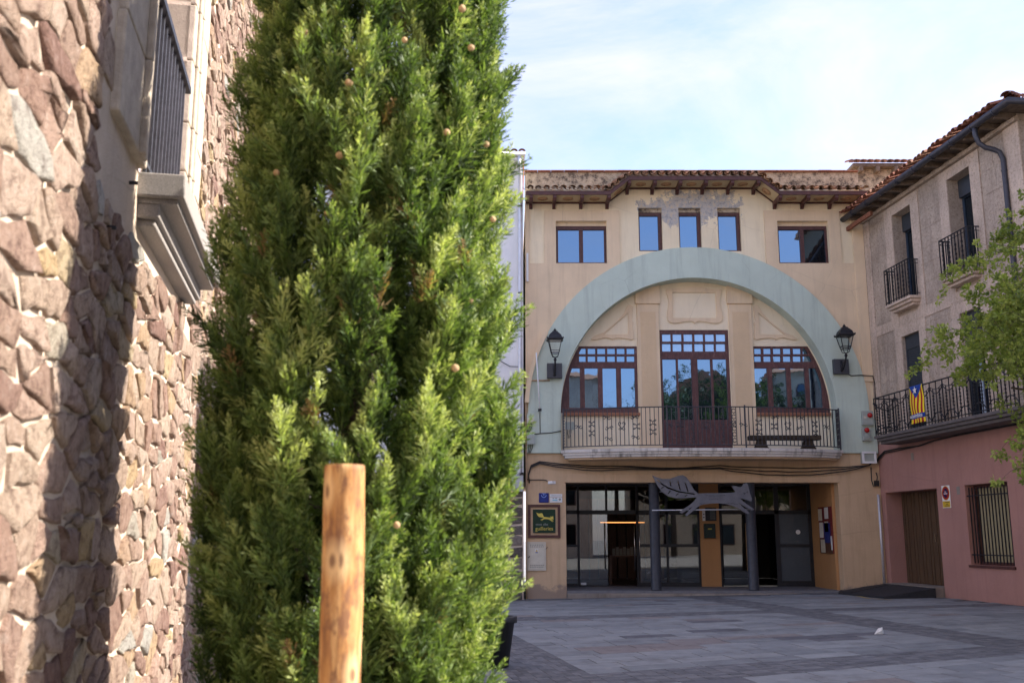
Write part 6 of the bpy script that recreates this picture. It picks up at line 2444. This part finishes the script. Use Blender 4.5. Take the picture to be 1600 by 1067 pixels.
def grow_tree(name, label, base, trunk_h, crown_c, crown_r, seed, leafm, nlimb=8, tufts=2600, leaf=0.05, bare=False, droop=0.1, trunk_r=0.13, per=8):
    rg = np.random.default_rng(seed)
    rr = random.Random(seed)
    T = empty(name, base)
    tag(T, label, 'tree')
    m = MB()
    b = Vector((0, 0, 0))
    top = Vector((0.05, 0.03, trunk_h))
    m.tube([b - Vector((0, 0, 0.15)), b + Vector((0.02, 0, trunk_h * 0.4)), top], [trunk_r * 1.25, trunk_r, trunk_r * 0.85], 10)
    m.build('trunk', BARK, T, True)
    cc = Vector(crown_c)
    tips = []
    br = MB()
    def limb(p, d, length, r, lev):
        n = 5
        pts, rad = [p.copy()], [r]
        q = p.copy()
        dd = d.copy()
        for i in range(n):
            dd = (dd + Vector((rr.gauss(0, 0.14), rr.gauss(0, 0.14), rr.gauss(0.02, 0.1) - droop * 0.15 * lev))).normalized()
            q = q + dd * (length / n)
            pts.append(q.copy())
            rad.append(r * (1 - 0.75 * (i + 1) / n))
            if lev >= 2:
                tips.append((q.copy(), dd.copy()))
        br.tube(pts, rad, 6 if lev == 0 else 4, False)
        if lev < 3:
            k = (7, 6, 4)[lev]
            for j in range(k):
                t = 0.25 + 0.75 * (j + rr.random()) / k
                i = min(n - 1, int(t * n))
                pp = pts[i].lerp(pts[i + 1], t * n - i)
                ax = (pts[i + 1] - pts[i]).normalized()
                rnd_v = Vector((rr.gauss(0, 1), rr.gauss(0, 1), rr.gauss(0, 0.7)))
                sd = (rnd_v - ax * rnd_v.dot(ax)).normalized()
                nd = (ax * rr.uniform(0.5, 0.9) + sd * rr.uniform(0.5, 0.9)).normalized()
                limb(pp, nd, length * rr.uniform(0.38, 0.58), max(0.003, rad[i] * 0.5), lev + 1)
    R_ = crown_r
    for k in range(nlimb):
        a = 2 * math.pi * k / nlimb + rr.uniform(-0.25, 0.25)
        el = rr.uniform(-0.05, 1.1)
        d = Vector((math.cos(a) * math.cos(el), math.sin(a) * math.cos(el), math.sin(el)))
        limb(top - Vector((0, 0, rr.uniform(0, trunk_h * 0.25))), d, R_ * rr.uniform(0.75, 1.05), trunk_r * 0.5, 0)
    br.build('branches', BARK, T)
    if not bare and tips:
        idx = rg.integers(0, len(tips), tufts)
        P0 = np.array([tips[i][0] for i in idx]) + rg.normal(0, leaf * 0.7, (tufts, 3))
        D0 = np.array([tips[i][1] for i in idx])
        hue = np.clip(rg.normal(0.5, 0.2, tufts), 0, 1)
        k = per
        Pp = np.repeat(P0, k, 0)
        Dd = unit(np.repeat(D0, k, 0) * 0.6 + rg.normal(0, 0.7, (tufts * k, 3)) + np.array([0, 0, 0.15]))
        Pp = Pp + Dd * rg.uniform(0, leaf * 0.6, (tufts * k, 1))
        ll = rg.uniform(0.6, 1.2, tufts * k) * leaf
        V = flakes(Pp, Dd, rg.normal(0, 1, Pp.shape), ll, ll * 0.55)
        rv = np.clip(np.repeat(hue, k) + rg.normal(0, 0.12, tufts * k), 0, 1)
        me = np_mesh('crown', V.reshape(-1, 3), np.arange(len(V) * 4).reshape(-1, 4), rv)
        o = obj('crown', me, leafm, T)
        o['kind'] = 'stuff'
    return T
grow_tree('spring_tree', 'young tree with fresh yellow-green leaves at the right edge', (11.0, 15.0, gz(11.0)), 4.5, (0, 0, 5), 3.5, 31, LEAF, nlimb=16, tufts=20000, leaf=0.07, per=11, droop=0.35)
# trees behind the camera that stand in the panes' reflections
grow_tree('bare_tree', 'bare branched tree reflected in the left balcony window', (9.0, -24, -0.2), 7.5, (0, 0, 9), 7.0, 5, DLEAF, bare=True, trunk_r=0.2)
grow_tree('willow_tree', 'loose green tree reflected in the balcony door', (13.0, -18.5, -0.1), 8.5, (0, 0, 9), 5.4, 8, DLEAF, tufts=3500, leaf=0.2, per=6, droop=0.8, trunk_r=0.22)
grow_tree('dark_evergreen_tree', 'dark evergreen tree reflected in the right balcony window', (20.2, -19.5, 0.0), 9.0, (0, 0, 9), 5.0, 14, DLEAF, tufts=4500, leaf=0.22, per=7, droop=0.5, trunk_r=0.25)

# ---- wooden stake
m = MB()
rp_ = random.Random(6)
n = 28
rings = []
zs = list(np.linspace(gz(-0.6) - 0.1, 1.70, 26)) + [1.735, 1.752, 1.756]
v, f = [], []
for k, z in enumerate(zs):
    rad = 0.0715 + 0.004 * (1.7 - z) / 1.9
    if z > 1.72:
        rad -= {1.735: 0.0, 1.752: 0.001, 1.756: 0.005}.get(z, 0.004)
    for j in range(n):
        a = 2 * math.pi * j / n
        wob = 0.0022 * math.sin(a * 2 + z * 5) + 0.0015 * math.sin(a * 3 - z * 9 + 1)
        v.append((math.cos(a) * (rad + wob) + 0.004 * math.sin(z * 2.3), math.sin(a) * (rad + wob), z))
for k in range(len(zs) - 1):
    for j in range(n):
        f.append((k * n + j, k * n + (j + 1) % n, (k + 1) * n + (j + 1) % n, (k + 1) * n + j))
f.append(tuple((len(zs) - 1) * n + j for j in range(n)))
me = pymesh('wooden_post', v, f, True)
me.polygons[len(f) - 1].use_smooth = False
uvl = me.uv_layers.new(name='UVMap')
for p_ in me.polygons:
    js = [me.loops[li].vertex_index % n for li in p_.loop_indices]
    for li in p_.loop_indices:
        vi = me.loops[li].vertex_index
        j_ = (vi % n + n // 4) % n
        if len(js) == 4 and j_ == 0 and any((q + n // 4) % n == n - 1 for q in js):
            j_ = n
        co = me.vertices[vi].co
        uvl.data[li].uv = (j_ / n * 0.45, co.z) if len(js) == 4 else (co.x * 2, co.y * 2)
o = obj('wooden_post', me, PINE)
o.location = (-0.597, 3.6, 0)
tag(o, 'round debarked pine post standing in front of the cypress', 'post')

# ---- potted plant between wall and cypress, and a black pot behind the cypress
def pot(name, loc, r, h, label, cat):
    e = empty(name, loc)
    tag(e, label, cat)
    MB().lathe([(r * 0.68, 0), (r * 0.9, h * 0.88), (r, h * 0.88), (r, h), (r * 0.88, h), (r * 0.86, h * 0.86)], (0, 0, 0), 28).build('pot', BLACKP, e, True)
    MB().lathe([(0.001, 0), (r * 0.87, 0.0), (r * 0.87, 0.01), (0.001, 0.012)], (0, 0, h * 0.87), 20).build('soil', SOIL, e)
    return e
e = pot('potted_plant', (-2.30, 9.1, gz(-2.3)), 0.28, 0.56, 'small leafy plant in a black pot between wall and cypress', 'plant')
rg = np.random.default_rng(77)
st = MB()
Vs, hs = [], []
for k in range(22):
    a = rg.uniform(0, 2 * math.pi)
    ln = rg.uniform(0.25, 0.5)
    d = np.array([math.cos(a) * 0.45, math.sin(a) * 0.45, 1.0])
    d /= np.linalg.norm(d)
    p0 = np.array([math.cos(a) * 0.08, math.sin(a) * 0.08, 0.5])
    st.tube([p0, p0 + d * ln], [0.004, 0.002], 4, False)
    q = 11
    tt = rg.uniform(0.25, 1.0, q)
    pp = p0 + d * (tt * ln)[:, None]
    dd = unit(rg.normal(0, 1, (q, 3)) + d * 0.3)
    Vs.append(flakes(pp, dd, rg.normal(0, 1, (q, 3)), rg.uniform(0.05, 0.09, q), rg.uniform(0.02, 0.035, q)))
    hs.append(np.clip(rg.normal(0.45, 0.25, q), 0, 1))
st.build('stems', BARK, e)
Vs = np.concatenate(Vs)
me = np_mesh('leaves', Vs.reshape(-1, 3), np.arange(len(Vs) * 4).reshape(-1, 4), np.concatenate(hs))
lo_ = obj('leaves', me, DLEAF, e)
lo_['kind'] = 'stuff'
pot('plant_pot', (-0.30, 14.0, gz(-0.30)), 0.37, 0.66, 'black plant pot showing at the right edge of the cypress', 'pot')
